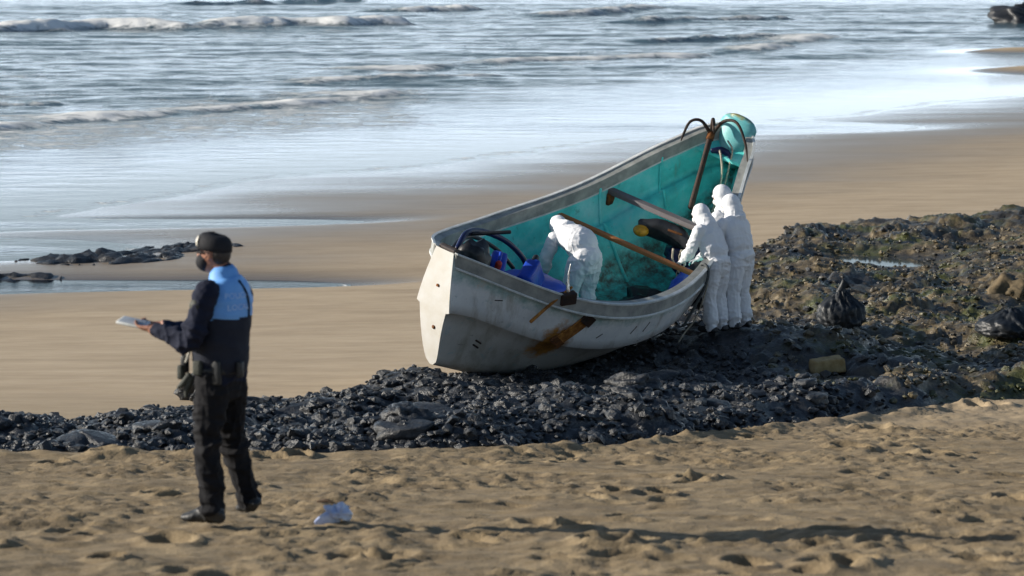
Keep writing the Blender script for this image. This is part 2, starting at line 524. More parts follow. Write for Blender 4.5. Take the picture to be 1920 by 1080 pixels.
# ------------------------------------------------------------------ sand: one sheet to the horizon
def axis(segs):
    out = [segs[0][0]]
    for lo, hi, s0, s1 in segs:
        x = lo; n = max(2, int((hi - lo) / ((s0 + s1) / 2)))
        d = np.linspace(s0, s1, n); d = d * (hi - lo) / d.sum()
        out.extend(list(lo + np.cumsum(d)))
    return np.array(out)


xs = axis([(-6000, -200, 2000, 60), (-200, -30, 40, 3), (-30, -6, 2.0, 0.2), (-6, -4.3, 0.2, 0.03), (-4.3, 5.5, 0.03, 0.03), (5.5, 7, 0.035, 0.2), (7, 30, 0.2, 1.5), (30, 200, 3, 40), (200, 6000, 60, 2000)])
ys = axis([(-3000, -20, 1000, 20), (-20, 12, 5, 0.3), (12, 14.2, 0.2, 0.03), (14.2, 26.5, 0.03, 0.034), (26.5, 32, 0.036, 0.05), (32, 70, 0.12, 0.4), (70, 150, 0.4, 1.5), (150, 400, 2, 20), (400, 6000, 60, 1500)])
X, Y = np.meshgrid(xs, ys)
Z = sand_base(X, Y)
near = sstep(34, 30, Y + 1.2 * np.clip(1.5 - X, 0, 4)) * sstep(10, 13.5, Y) * sstep(7.5, 6.0, np.abs(X))
tramp = 0.30 + 0.95 * sstep(-0.25, 0.30, fbm(X * 0.55, Y * 0.35, 57, 3))
rough = 0.060 * fbm(X * 0.9, Y * 0.8, 51, 4) + tramp * 0.030 * fbm(X * 3.2, Y * 2.6, 52, 5) + 0.018 * fbm(X * 1.2, Y * 7.0, 58, 3)
clod = 0.022 * domes(X * 5.5, Y * 4.0, 53, 0.6) * sstep(-0.1, 0.35, fbm(X * 1.2, Y * 1.2, 54, 2)) + 0.017 * domes(X * 13, Y * 11, 55, 0.6)
Z = Z + near * (rough + clod * tramp)
# footprints and hoof-like pits
prs = random.Random(11)
pits = []
for i in range(210):
    pits.append((prs.uniform(-4.2, 4.2), prs.uniform(14.3, 26), prs.uniform(0.05, 0.13), prs.uniform(0.05, 0.16), prs.uniform(0.012, 0.04), prs.uniform(0, 3.14)))
for px, py, sc in ((1650, 808, 0.20), (1595, 842, 0.17), (1700, 826, 0.15), (1865, 762, 0.15), (1830, 765, 0.12), (1412, 822, 0.11), (1640, 850, 0.10), (1760, 850, 0.12),
                   (1305, 902, 0.13), (1330, 900, 0.12), (1160, 925, 0.10), (1240, 925, 0.10), (1130, 1022, 0.14), (1180, 1018, 0.13), (1400, 1058, 0.12), (1560, 1060, 0.16), (1600, 1055, 0.12),
                   (1000, 985, 0.12), (1080, 990, 0.10), (690, 890, 0.12), (300, 925, 0.12), (320, 1020, 0.14), (100, 870, 0.12), (560, 860, 0.11), (660, 1045, 0.13), (720, 1050, 0.13), (1060, 860, 0.1), (1840, 1050, .14), (1900, 940, .12), (200, 1050, .1)):
    gx, gy, _ = ground_at(px, py)
    pits.append((gx, gy, sc * 0.8, sc * 1.3, 0.07, 0.2))
for (cx, cy, ra, rb, dep, an) in pits:
    i0, i1 = np.searchsorted(ys, [cy - 0.6, cy + 0.6]); j0, j1 = np.searchsorted(xs, [cx - 0.6, cx + 0.6])
    if i1 <= i0 or j1 <= j0: continue
    xx = X[i0:i1, j0:j1] - cx; yy = Y[i0:i1, j0:j1] - cy
    u = (xx * math.cos(an) + yy * math.sin(an)) / ra; v = (-xx * math.sin(an) + yy * math.cos(an)) / rb
    d2 = u * u + v * v + 0.5 * vnoise(xx * 9 + cx, yy * 9 + cy, 61)
    Z[i0:i1, j0:j1] += -dep * np.exp(-(np.clip(d2, 0, 9) ** 1.5)) + 0.45 * dep * np.exp(-((np.sqrt(np.clip(d2, 0, 9)) - 1.45) / 0.35) ** 2)
# dry seam where the sand ends above the rocks
seam = np.exp(-((Y - np.interp(X, NEAR_X, NEAR_Y) + 0.25) / 0.3) ** 2)
Z = Z + near * seam * (0.05 + 0.08 * fbm(X * 1.5, Y * 1.5, 71, 3))
me, _ = grid_mesh('beach_sand', X, Y, Z)
tag(link('beach_sand', me, M['sand']), 'pale tan beach sand with footprints, sloping down to the water', None, None, 'structure')
SAND_BVH = None


def sand_z(x, y):
    i = int(np.clip(np.searchsorted(ys, y) - 1, 0, len(ys) - 2)); j = int(np.clip(np.searchsorted(xs, x) - 1, 0, len(xs) - 2))
    u = (x - xs[j]) / (xs[j + 1] - xs[j]); v = (y - ys[i]) / (ys[i + 1] - ys[i])
    return float((Z[i, j] * (1 - u) + Z[i, j + 1] * u) * (1 - v) + (Z[i + 1, j] * (1 - u) + Z[i + 1, j + 1] * u) * v)


# ------------------------------------------------------------------ sea
ROCKY = Y * 0
ysea = axis([(40, 130, 0.25, 0.25), (130, 300, 0.30, 0.36), (300, 600, 1.5, 8), (600, 9000, 20, 900)])
us = np.linspace(-0.32, 0.32, 300)
us = np.concatenate([[-2.5, -1.2, -0.7, -0.45], us, [0.45, 0.7, 1.2, 2.5]])
XS, YS = np.meshgrid(us, ysea); XS = XS * YS
ZS = np.zeros_like(XS)
FO = np.zeros_like(XS)


def bore(pix, height, width, foamw, foam, seed, ragged=1.0):
    global ZS, FO
    P = np.array([on_level(*p) for p in pix])
    # signed distance to polyline, positive = seaward
    best = np.full(XS.shape, 1e9); sd = np.zeros(XS.shape); al = np.zeros(XS.shape)
    L = 0.0; tot = np.hypot(*(P[1:] - P[:-1]).T).sum()
    for a, b in zip(P[:-1], P[1:]):
        d = b - a; l = np.hypot(*d); tn = d / l; nn = np.array([-tn[1], tn[0]])
        t = np.clip(((XS - a[0]) * tn[0] + (YS - a[1]) * tn[1]) / l, 0, 1)
        qx, qy = a[0] + t * d[0], a[1] + t * d[1]
        dist = np.hypot(XS - qx, YS - qy)
        sgn = np.sign((XS - a[0]) * nn[0] + (YS - a[1]) * nn[1])
        m = dist < best
        best = np.where(m, dist, best); sd = np.where(m, dist * sgn, sd); al = np.where(m, (L + t * l) / tot, al); L += l
    sd = sd + ragged * (0.8 * vnoise(XS * 0.25, YS * 0.25, seed) + 0.3 * vnoise(XS * 0.9, YS * 0.9, seed + 1))
    ends = sstep(0.0, 0.08, al) * sstep(1.0, 0.9, al)
    ends = ends * (0.65 + 0.55 * vnoise(al * 9, al * 0 + seed, seed + 2))
    ends = np.clip(ends, 0, 1.2)
    prof = np.where(sd < 0, np.exp(-(sd / (width * 0.35)) ** 2), np.exp(-(sd / (width * 1.3)) ** 2))
    ZS += height * prof * ends
    f = np.where(sd < 0, np.exp(-(sd / (width * 0.62)) ** 2), np.exp(-(sd / foamw)))
    FO = np.maximum(FO, foam * f * np.clip(ends * 1.3, 0, 1))
    ZS += 0.30 * height * prof * ends * fbm(XS * 1.3, YS * 1.3, seed + 5, 3)


bore([(-260, 262), (-120, 250), (0, 238), (150, 226), (280, 213), (420, 206), (560, 193), (660, 184), (760, 172)], 0.24, 1.8, 6.0, 0.98, 101)
bore([(560, 160), (650, 150), (760, 148), (860, 146), (960, 138)], 0.16, 1.4, 3.5, 0.80, 141)
bore([(600, 137), (700, 131), (800, 129), (900, 119), (1000, 113), (1100, 112), (1250, 105), (1420, 93), (1570, 64)], 0.26, 1.8, 5.0, 0.86, 111)
bore([(-300, 75), (-100, 62), (60, 57), (200, 52), (350, 54), (520, 49), (650, 49), (790, 42)], 0.95, 3.2, 11.0, 1.05, 121, 1.6)
bore([(740, 24), (830, 20), (905, 17)], 0.7, 3.0, 6.0, 0.85, 131, 1.2)
bore([(990, 32), (1100, 28), (1240, 16)], 0.6, 2.5, 4.0, 0.78, 151)
bore([(1180, 45), (1310, 40), (1500, 35)], 0.45, 2.0, 3.0, 0.66, 161)
bore([(-60, 198), (40, 192), (130, 190)], 0.18, 1.4, 2.5, 0.7, 171)
bore([(1200, 80), (1360, 74), (1460, 70)], 0.3, 1.5, 2.5, 0.6, 181)
bore([(300, 12), (500, 8), (700, 2)], 0.6, 3.0, 4.0, 0.45, 191)
dep = -(sand_base(XS, YS))
deepf = sstep(0.02, 0.42, dep)
sw = sstep(0.1, 0.8, dep)
ZS += sw * (0.10 * vnoise(XS * 0.12 - YS * 0.05, YS * 0.22, 201) + 0.07 * fbm(XS * 0.35, YS * 0.7, 202, 3)) * sstep(900, 300, YS)
ZS += 0.16 * sw * vnoise(XS * 0.035, YS * 0.075, 203) * sstep(1500, 300, YS)
FO = np.maximum(FO, 0.50 * sstep(0.1, 0.35, vnoise(XS * 0.06 + 3, YS * 0.05, 207)) * sstep(0.02, 0.35, dep) * sstep(200, 110, YS))
FO = np.maximum(FO, 0.50 * np.exp(-((dep - 0.012) / 0.012) ** 2))
ZS = ZS * sstep(0.0, 0.10, dep) + 0.0
keep = ((dep > -0.20)[:-1, :-1] | (dep > -0.20)[1:, 1:])
me, used = grid_mesh('sea_water', XS, YS, ZS, keep)
attr(me, 'foam', FO.ravel()[used]); attr(me, 'deep', deepf.ravel()[used])
tag(link('sea_water', me, M['water']), 'blue-grey sea with low breakers and foam running up the sand', None, None, 'structure')

# ------------------------------------------------------------------ reef
yr = axis([(23.6, 34, 0.045, 0.055), (34, 48, 0.06, 0.085), (48, 66, 0.09, 0.14)])
xr = axis([(-14, -7, 0.2, 0.06), (-7, 7.5, 0.038, 0.038), (7.5, 15, 0.05, 0.09), (15, 28, 0.2, 0.6)])
XR, YR = np.meshgrid(xr, yr)
m1, m2 = reef_mask(XR, YR)
mm = np.clip(m1 + m2, 0, 1)
zr = sand_base(XR, YR) + reef_low(XR, YR)
wx = XR + 0.25 * vnoise(XR * 1.7, YR * 1.7, 301); wy = YR + 0.25 * vnoise(XR * 1.7, YR * 1.7, 302)
lump = 0.13 * domes(wx * 1.4, wy * 0.9, 311, 0.8) * (0.35 + 0.65 * sstep(-0.2, 0.3, vnoise(XR * 0.6, YR * 0.4, 331))) + 0.065 * domes(wx * 4.0, wy * 3.2, 312, 0.8) + 0.03 * domes(wx * 9.5, wy * 8, 313, 0.8) + 0.05 * np.clip(m2 * 2, 0, 1) * domes(wx * 4.6, wy * 3.0, 314, 0.8) - 0.05 * np.clip(m2 * 2, 0, 1) + 0.20 * np.clip(m1 - 0.2, 0, 1) * sstep(0.05, 0.16, fbm(XR * 0.8, YR * 0.45, 341, 4)) * (XR < 1.5) * 0.25 + 0.13 * np.clip(m1 - 0.2, 0, 1) * sstep(0.0, 0.06, fbm(XR * 0.5, YR * 0.35, 342, 4)) * sstep(3.2, 4.5, XR) * (1 - np.exp(-(((XR - 6.7) / 2.2) ** 2 + ((YR - 48.5) / 3.5) ** 2)))
crag = 0.10 * np.abs(fbm(wx * 1.6, wy * 1.3, 321, 4)) + 0.05 * fbm(wx * 5, wy * 4, 322, 3)
calm = 1 - 0.6 * np.exp(-(((XR - 2.5) / 0.9) ** 2 + ((YR - 34.4) / 0.8) ** 2))
pool = np.exp(-((((XR - 6.7) / 1.5) ** 2 + ((YR - 50.4) / 1.3) ** 2) ** 2))
zr = zr + (lump + crag - 0.10) * sstep(0.05, 0.55, mm) * calm * (1 - pool)
zr = zr - 0.16 * (1 - sstep(0.0, 0.22, mm))
zone = sstep(1.2, 4.6, XR - 0.1 * (YR - 30) + 0.0) * sstep(29.5, 33.5, YR - 0.15 * XR) + 0.42 * sstep(2.5, 6, XR) + 0.5 * sstep(36, 42, YR) * (m1 > 0.01)
zone = np.clip(zone, 0, 1)
keep = np.maximum.reduce([mm[:-1, :-1], mm[1:, :-1], mm[:-1, 1:], mm[1:, 1:]]) > 0.004
me, used = grid_mesh('rock_reef', XR, YR, zr, keep)
attr(me, 'zone', zone.ravel()[used])
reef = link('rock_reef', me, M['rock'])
tag(reef, 'low reef of rough black and brown weedy rock across the beach', None, None, 'structure')


def reef_z(x, y):
    i = int(np.clip(np.searchsorted(yr, y) - 1, 0, len(yr) - 2)); j = int(np.clip(np.searchsorted(xr, x) - 1, 0, len(xr) - 2))
    return float(max(zr[i:i + 2, j:j + 2].max(), -9))


def floor_z(x, y):
    return max(sand_z(x, y), reef_z(x, y) if (-14 < x < 28 and 23.6 < y < 66) else -9)


# tide pool held in the reef
pv = [(0, 0, 0)]; pf = []
pz = gz(6.7, 50.4) + 0.035
for i in range(40):
    a = i / 40 * 2 * math.pi; r = 1 + 0.12 * math.sin(3 * a + 1) + 0.08 * math.sin(7 * a)
    pv.append((1.75 * r * math.cos(a), 1.5 * r * math.sin(a), 0))
    pf.append((0, 1 + i, 1 + (i + 1) % 40))
tp = mesh('tide_pool', pv, pf, None)
t = NT('pool_water'); t.set((0.03, 0.04, 0.045), 0.07, 0.5); t.b.inputs['IOR'].default_value = 1.33
t.bump(t.noise(3, 3), 0.06, 0.02)
tp.data.materials.append(t.m)
tp.location = (6.7, 50.4, pz)
tag(tp, 'pale shallow tide pool lying in the weedy reef', None, None, 'structure')

# stones on the reef
srs = random.Random(23)


def stone_mesh(k, n=20, flat=0.7):
    bm = bmesh.new()
    for i in range(n):
        v = Vector((srs.gauss(0, 1), srs.gauss(0, 1), srs.gauss(0, 1))).normalized() * srs.uniform(0.8, 1.15)
        bm.verts.new((v.x, v.y * 0.85, v.z * flat))
    r = bmesh.ops.convex_hull(bm, input=bm.verts)
    bmesh.ops.delete(bm, geom=[v for v in bm.verts if not v.link_faces], context='VERTS')
    me = bpy.data.meshes.new('stone')
    bm.to_mesh(me); bm.free()
    attr(me, 'zone', np.zeros(len(me.vertices)))
    return me


SM = [stone_mesh(k) for k in range(10)]
SMB = [stone_mesh(k) for k in range(10)]
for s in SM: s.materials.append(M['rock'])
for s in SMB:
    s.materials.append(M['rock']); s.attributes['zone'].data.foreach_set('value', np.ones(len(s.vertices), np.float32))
cands = []
while len(cands) < 12000:
    x = srs.uniform(-5.6, 9.5); y = 24.6 + (srs.random() ** 1.6) * 30
    a, b = reef_mask(np.array([x]), np.array([y]))
    if a[0] < 0.08: continue
    if abs(x) > y * 0.20: continue
    if x > 2.8 and y > 30.5 and srs.random() < 0.55: continue
    # keep feet and keel clear
    if (x - 2.55) ** 2 + (y - 34.4) ** 2 < 0.2: continue
    r = (0.022 + 0.066 * srs.random() ** 3.2) * (0.6 + 0.4 * min(1.0, 30.0 / y))
    cands.append((r / y, r, x, y))
cands.sort(reverse=True)
bigp = cands[:255]; rest = cands[255:]
for (_, r, x, y) in bigp:
    zn = 1.0 if (x > 3.0 and y > 30.5 and srs.random() < 0.88) else 0.0
    o = bpy.data.objects.new('stone', srs.choice(SMB if zn else SM))
    COL.objects.link(o); o.parent = reef
    o.location = (x, y, floor_z(x, y) + r * 0.02)
    o.rotation_euler = (srs.uniform(-0.4, 0.4), srs.uniform(-0.4, 0.4), srs.uniform(0, 6.28))
    o.scale = (r * srs.uniform(0.9, 1.4), r, r * srs.uniform(0.8, 1.2))
def slab_mesh(seed):
    bm = bmesh.new(); bmesh.ops.create_icosphere(bm, subdivisions=3, radius=1.0)
    P = np.array([v.co[:] for v in bm.verts])
    k = 1 + 0.35 * noise3(P * 1.4, seed) - 0.22 * np.abs(noise3(P * 3.1, seed + 1)) + 0.10 * noise3(P * 6, seed + 2)
    P = P * k[:, None]; P[:, 2] = np.where(P[:, 2] > 0.55, 0.55 + (P[:, 2] - 0.55) * 0.25, P[:, 2])
    for v, p in zip(bm.verts, P): v.co = p
    me = bpy.data.meshes.new('stone'); bm.to_mesh(me); bm.free()
    me.polygons.foreach_set('use_smooth', np.ones(len(me.polygons), bool))
    attr(me, 'zone', np.zeros(len(me.vertices))); me.materials.append(M['rock'])
    return me


SLAB = [slab_mesh(900 + 10 * k) for k in range(5)]
placed = 0
while placed < 45:
    y = srs.uniform(24.8, 33.5); x = srs.uniform(-0.19 * y, 0.19 * y)
    if reef_mask(np.array([x]), np.array([y]))[0][0] < 0.5: continue
    if -1.2 < x < 3.6 and y > 31.8: continue
    if 2.9 < x < 4.4 and y > 30.5: continue
    o = bpy.data.objects.new('stone', srs.choice(SLAB)); COL.objects.link(o); o.parent = reef
    r = 0.09 + 0.13 * srs.random() ** 2
    o.location = (x, y, floor_z(x, y) - r * 0.12); o.rotation_euler = (srs.uniform(-.2, .2), srs.uniform(-.2, .2), srs.uniform(0, 6.28))
    o.scale = (r * srs.uniform(1.1, 1.7), r, r * srs.uniform(0.5, 0.8)); placed += 1
VV = []; FF = []; ZZ = []
base = [(np.array([v.co[:] for v in s.vertices]), [tuple(p.vertices) for p in s.polygons]) for s in SM]
for (_, r, x, y) in rest:
    V0, F0 = srs.choice(base)
    a = srs.uniform(0, 6.28); c, s = math.cos(a), math.sin(a)
    W = V0 * np.array([r * srs.uniform(0.9, 1.4), r, r])
    W = np.stack([W[:, 0] * c - W[:, 1] * s, W[:, 0] * s + W[:, 1] * c, W[:, 2]], 1) + np.array([x, y, floor_z(x, y) + r * 0.02])
    k = len(VV); VV.extend(W.tolist()); FF.extend([tuple(i + k for i in f) for f in F0])
    ZZ.extend([1.0 if (x > 3.0 and y > 30.5 and srs.random() < 0.88) else 0.0] * len(V0))
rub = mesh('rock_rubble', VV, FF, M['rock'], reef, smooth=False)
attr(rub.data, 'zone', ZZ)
tag(rub, None, None, None, 'stuff')

# ================================================================== mesh building helpers for things
def box_mesh(bm, cx, cy, cz, sx, sy, sz, rot=None, bevel=0.0):
    r = bmesh.ops.create_cube(bm, size=1.0)
    vs = r['verts']
    for v in vs:
        v.co = Vector((v.co.x * sx, v.co.y * sy, v.co.z * sz))
    if bevel:
        es = list({e for v in vs for e in v.link_edges})
        rb = bmesh.ops.bevel(bm, geom=es, offset=bevel, segments=2, affect='EDGES', profile=0.6)
        vs = list({v for f in rb['faces'] for v in f.verts} | {v for v in vs if v.is_valid})
    for v in vs:
        p = v.co.copy()
        if rot is not None: p = rot @ p
        v.co = p + Vector((cx, cy, cz))


def bm_obj(name, bm, mat, parent=None, smooth=True):
    me = bpy.data.meshes.new(name)
    bmesh.ops.recalc_face_normals(bm, faces=bm.faces)
    bm.to_mesh(me); bm.free()
    o = link(name, me, mat, parent, smooth)
    return o


def resample(pts, n, extra=None):
    P = np.array(pts, float); k = np.arange(len(P)); t = np.linspace(0, len(P) - 1, n)
    if len(P) == 2:
        out = np.stack([np.interp(t, k, P[:, i]) for i in range(3)], 1)
    else:
        out = np.stack([hermite(k, P[:, i], t) for i in range(3)], 1)
    if extra is None: return out
    return out, [np.interp(t, k, np.array(e, float)) for e in extra]


def loft(pts, rx, ry=None, ref=(0, 0, 1), n=14, steps=None, caps=True):
    """closed tube with elliptical rings along pts; rx is measured along ref"""
    ry = rx if ry is None else ry
    if not hasattr(rx, '__len__'): rx = [rx] * len(pts)
    if not hasattr(ry, '__len__'): ry = [ry] * len(pts)
    steps = steps or max(2, (len(pts) - 1) * 4 + 1)
    P, (RX, RY) = resample(pts, steps, (rx, ry))
    T = np.gradient(P, axis=0); T /= np.linalg.norm(T, axis=1)[:, None] + 1e-12
    ref = np.array(ref, float)
    rings = []
    def ring(c, t, a, b):
        u = ref - t * (ref @ t)
        if np.linalg.norm(u) < 0.05:
            u = np.array([1.0, 0.2, 0.1]) - t * (np.array([1.0, 0.2, 0.1]) @ t)
        u /= np.linalg.norm(u); v = np.cross(t, u)
        an = np.arange(n) / n * 2 * np.pi
        return c + np.outer(np.cos(an) * a, u) + np.outer(np.sin(an) * b, v)
    if caps:
        for f in (1.0, 0.75, 0.4):
            k = math.sqrt(max(0, 1 - f * f)); h = min(RX[0], RY[0])
            if f < 1: rings.append(ring(P[0] - T[0] * h * f, T[0], RX[0] * k, RY[0] * k))
    for i in range(steps): rings.append(ring(P[i], T[i], RX[i], RY[i]))
    if caps:
        for f in (0.4, 0.75):
            k = math.sqrt(1 - f * f); h = min(RX[-1], RY[-1])
            rings.append(ring(P[-1] + T[-1] * h * f, T[-1], RX[-1] * k, RY[-1] * k))
    V = np.concatenate(rings); m = len(rings); F = []
    for i in range(m - 1):
        for j in range(n):
            F.append((i * n + j, i * n + (j + 1) % n, (i + 1) * n + (j + 1) % n, (i + 1) * n + j))
    F.append(tuple(range(n - 1, -1, -1))); F.append(tuple((m - 1) * n + j for j in range(n)))
    return V.tolist(), F


def ellipsoid(c, r, axes=None, nu=16, nv=10):
    V = []; F = []
    ax = np.eye(3) if axes is None else np.array(axes, float)
    for i in range(1, nv):
        th = math.pi * i / nv
        for j in range(nu):
            ph = 2 * math.pi * j / nu
            l = np.array([r[0] * math.sin(th) * math.cos(ph), r[1] * math.sin(th) * math.sin(ph), r[2] * math.cos(th)])
            V.append((np.array(c) + l @ ax).tolist())
    top = len(V); V.append((np.array(c) + np.array([0, 0, r[2]]) @ ax).tolist())
    bot = len(V); V.append((np.array(c) + np.array([0, 0, -r[2]]) @ ax).tolist())
    for i in range(nv - 2):
        for j in range(nu):
            F.append((i * nu + j, (i + 1) * nu + j, (i + 1) * nu + (j + 1) % nu, i * nu + (j + 1) % nu))
    for j in range(nu):
        F.append((top, j, (j + 1) % nu)); F.append((bot, (nv - 2) * nu + (j + 1) % nu, (nv - 2) * nu + j))
    return V, F


def merge(*parts):
    V = []; F = []
    for v, f in parts:
        k = len(V); V += [tuple(q) for q in v]; F += [tuple(i + k for i in g) for g in f]
    return V, F


def tube(name, pts, r, mat, parent=None, n=8, steps=None):
    V, F = loft(pts, r, n=n, steps=steps)
    return mesh(name, V, F, mat, parent)


def fuse(name, parts, voxel, smooth_it=4):
    """one continuous surface out of overlapping closed shapes"""
    V, F = merge(*parts)
    me = bpy.data.meshes.new('tmp'); me.from_pydata(V, [], F); me.update()
    bm = bmesh.new(); bm.from_mesh(me); bmesh.ops.recalc_face_normals(bm, faces=bm.faces); bm.to_mesh(me); bm.free()
    o = bpy.data.objects.new('tmp', me); COL.objects.link(o)
    md = o.modifiers.new('r', 'REMESH'); md.mode = 'VOXEL'; md.voxel_size = voxel
    ms = o.modifiers.new('s', 'SMOOTH'); ms.factor = 0.5; ms.iterations = smooth_it
    dg = bpy.context.evaluated_depsgraph_get()
    out = bpy.data.meshes.new_from_object(o.evaluated_get(dg), depsgraph=dg)
    bpy.data.objects.remove(o); bpy.data.meshes.remove(me)
    out.name = name
    return out


def verts_of(me):
    a = np.empty(len(me.vertices) * 3, np.float32); me.vertices.foreach_get('co', a)
    b = np.empty(len(me.vertices) * 3, np.float32); me.vertex_normals.foreach_get('vector', b)
    return a.reshape(-1, 3).astype(float), b.reshape(-1, 3).astype(float)


def set_verts(me, P):
    me.vertices.foreach_set('co', P.astype(np.float32).ravel()); me.update()


def seg_dist(P, a, b):
    a = np.array(a, float); b = np.array(b, float); d = b - a
    t = np.clip(((P - a) @ d) / (d @ d + 1e-9), 0, 1)
    return np.linalg.norm(P - (a + t[:, None] * d), axis=1), t


def folds(P, seed, amp, joints):
    """cloth creases, deeper near joints"""
    rid = lambda n, k: np.clip(1 - np.abs(n) * k, 0, 1) ** 1.4
    Pw = P + 0.05 * np.stack([noise3(P * 4, seed + 11), noise3(P * 4 + 3, seed + 12), noise3(P * 4 + 7, seed + 13)], 1)
    n0 = noise3(P * 3.2 + 2, seed + 8)
    n1 = rid(noise3(Pw * np.array([4.0, 4.0, 8.5]), seed), 3.4)
    n2 = rid(noise3(Pw * np.array([9, 9, 17.0]) + 5, seed + 3), 3.2)
    n3 = rid(noise3(Pw * np.array([13, 13, 3.0]) + 9, seed + 6), 3.0)
    w = np.full(len(P), 0.55)
    for c, r, k in joints:
        w += k * np.exp(-(np.linalg.norm(P - np.array(c), axis=1) / r) ** 2)
    return amp * w * (0.85 * n1 + 0.5 * n2 + 0.5 * n3 + 0.5 * n0 - 0.55)


def dress(me, regions, mats):
    """material per face from the nearest weighted bone: regions = [(a, b, radius, mat index)]"""
    P, _ = verts_of(me)
    best = np.full(len(P), 1e9); idx = np.zeros(len(P), int)
    for a, b, r, m in regions:
        d, _ = seg_dist(P, a, b); d = d / r
        k = d < best; best[k] = d[k]; idx[k] = m
    for m in mats: me.materials.append(m)
    first = np.empty(len(me.polygons), np.int32); me.polygons.foreach_get('loop_start', first)
    vi = np.empty(len(me.loops), np.int32); me.loops.foreach_get('vertex_index', vi)
    me.polygons.foreach_set('material_index', idx[vi[first]].astype(np.int32))


def hand_parts(wrist, tip, palm_n, side, curl=0.5, s=1.0, thumb=1):
    """palm and five bent fingers. tip = direction point, palm_n = palm normal (fingers curl towards it)"""
    w = np.array(wrist, float); d = np.array(tip, float) - w; d /= np.linalg.norm(d)
    pn = np.array(palm_n, float); pn -= d * (pn @ d); pn /= np.linalg.norm(pn)
    sd = np.cross(d, pn) * side
    parts = [loft([w - d * 0.01, w + d * 0.045 * s, w + d * 0.092 * s], [0.026 * s, 0.040 * s, 0.041 * s], [0.022 * s, 0.017 * s, 0.014 * s], ref=sd)]
    for k, (off, ln) in enumerate(((-0.030, 0.066), (-0.010, 0.078), (0.010, 0.073), (0.030, 0.056))):
        r0 = w + d * 0.085 * s + sd * off * s
        p = [r0]; ang = curl * 0.5
        for q, fr in enumerate((0.45, 0.32, 0.23)):
            p.append(p[-1] + (d * math.cos(ang) + pn * math.sin(ang) + sd * off * 1.2) * ln * fr * s); ang += curl
        parts.append(loft(p, [0.0098 * s, 0.0092 * s, 0.0085 * s, 0.0075 * s], n=8))
    t0 = w + d * 0.025 * s - sd * 0.030 * s
    parts.append(loft([t0, t0 + (d * 0.6 - sd * 0.7 + pn * 0.3) * 0.038 * s, t0 + (d * 0.85 - sd * 0.75 + pn * 0.55) * 0.062 * s], [0.013 * s, 0.011 * s, 0.009 * s], n=8))
    return parts


# ================================================================== the boat
BP = dict(o=(-1.005, 32.2146, 0.6152), yaw=0.8981, pitch=0.2044, heel=0.3119, L=6.0684)
KB = [0, .2, .45, .7, .88, .955, 1]
BH = [0.1255, 1.0052, 1.3183, 1.021, 0.545, 0.325, 0.075]
GH = [2.1881, 1.5852, 1.2512, 1.3748, 1.8216, 1.975, 2.05]
KKT = [0, .1, .2, .3, .42, .6, .75, .86, .94, .985, 1.0]
KKH = [0.73, 0.42, 0.20, 0.08, 0.0, 0.0, 0.06, 0.24, 0.66, 1.25, 1.60]
ey_, ep_, eh_ = BP['yaw'], BP['pitch'], BP['heel']
ex = Vector((math.cos(ey_) * math.cos(ep_), math.sin(ey_) * math.cos(ep_), math.sin(ep_)))
sd0 = Vector((-math.sin(ey_), math.cos(ey_), 0)); up0 = ex.cross(sd0)
eyv = sd0 * math.cos(eh_) + up0 * math.sin(eh_); ezv = ex.cross(eyv)
BM = Matrix(((ex.x, eyv.x, ezv.x, BP['o'][0]), (ex.y, eyv.y, ezv.y, BP['o'][1]), (ex.z, eyv.z, ezv.z, BP['o'][2]), (0, 0, 0, 1)))
boat = thing('fishing_boat', 'weathered white open fishing boat with turquoise inside, stranded on the black rocks', 'boat')
boat.matrix_world = BM
LB = BP['L']
wl = BM.to_3x3().inverted()
right_b = (wl @ Vector((1, 0, 0))).normalized(); up_b = (wl @ Vector((0, 0, 1))).normalized(); aw_b = (wl @ Vector((0, 1, 0))).normalized()


def bB(t): return hermite(KB, BH, t)
def bG(t): return hermite(KB, GH, t)
def bK(t): return np.interp(t, KKT, KKH)


def bW(x, y, z):
    return BM @ Vector((x, y, z))


NS = 72
TT = np.linspace(0, 1, NS) ** 0.9
TT = np.linspace(0, 1, NS)
# outer skin, one side: profile points from the rail down to the keel
def outer_profile(t):
    B, G, K = float(bB(t)), float(bG(t)), float(bK(t))
    d = 0.679 + (0.557 - 0.679) * t; r = 0.874 + (0.862 - 0.874) * t
    hl = max(G - d, K + 0.25 * (G - K))
    Bl = max(B * r, 0.20 * (1 - t / 0.12)) if t < 0.12 else B * r
    pts = []
    for u in np.linspace(0, 1, 6):
        bul = 0.02 * math.sin(math.pi * u) * min(1, B * 2)
        pts.append((B + (Bl + 0.034 - B) * u + bul, G + (hl - G) * u, (G - hl) * u, 0.0))
    pts.append((Bl - 0.012, hl - 0.022, G - hl + 0.022, 1.0))
    for u in np.linspace(0, 1, 8)[1:]:
        a = u * math.pi / 2
        w = (Bl - 0.012) * (1 - u) ** 0.62 * (1 - 0.10 * math.sin(math.pi * u)) + 0.022 * u
        pts.append((w, hl - 0.022 + (K - hl + 0.022) * (math.sin(a) * 0.55 + u * 0.45), 9.0, 1.0))
    xo = LB * t
    return xo, pts


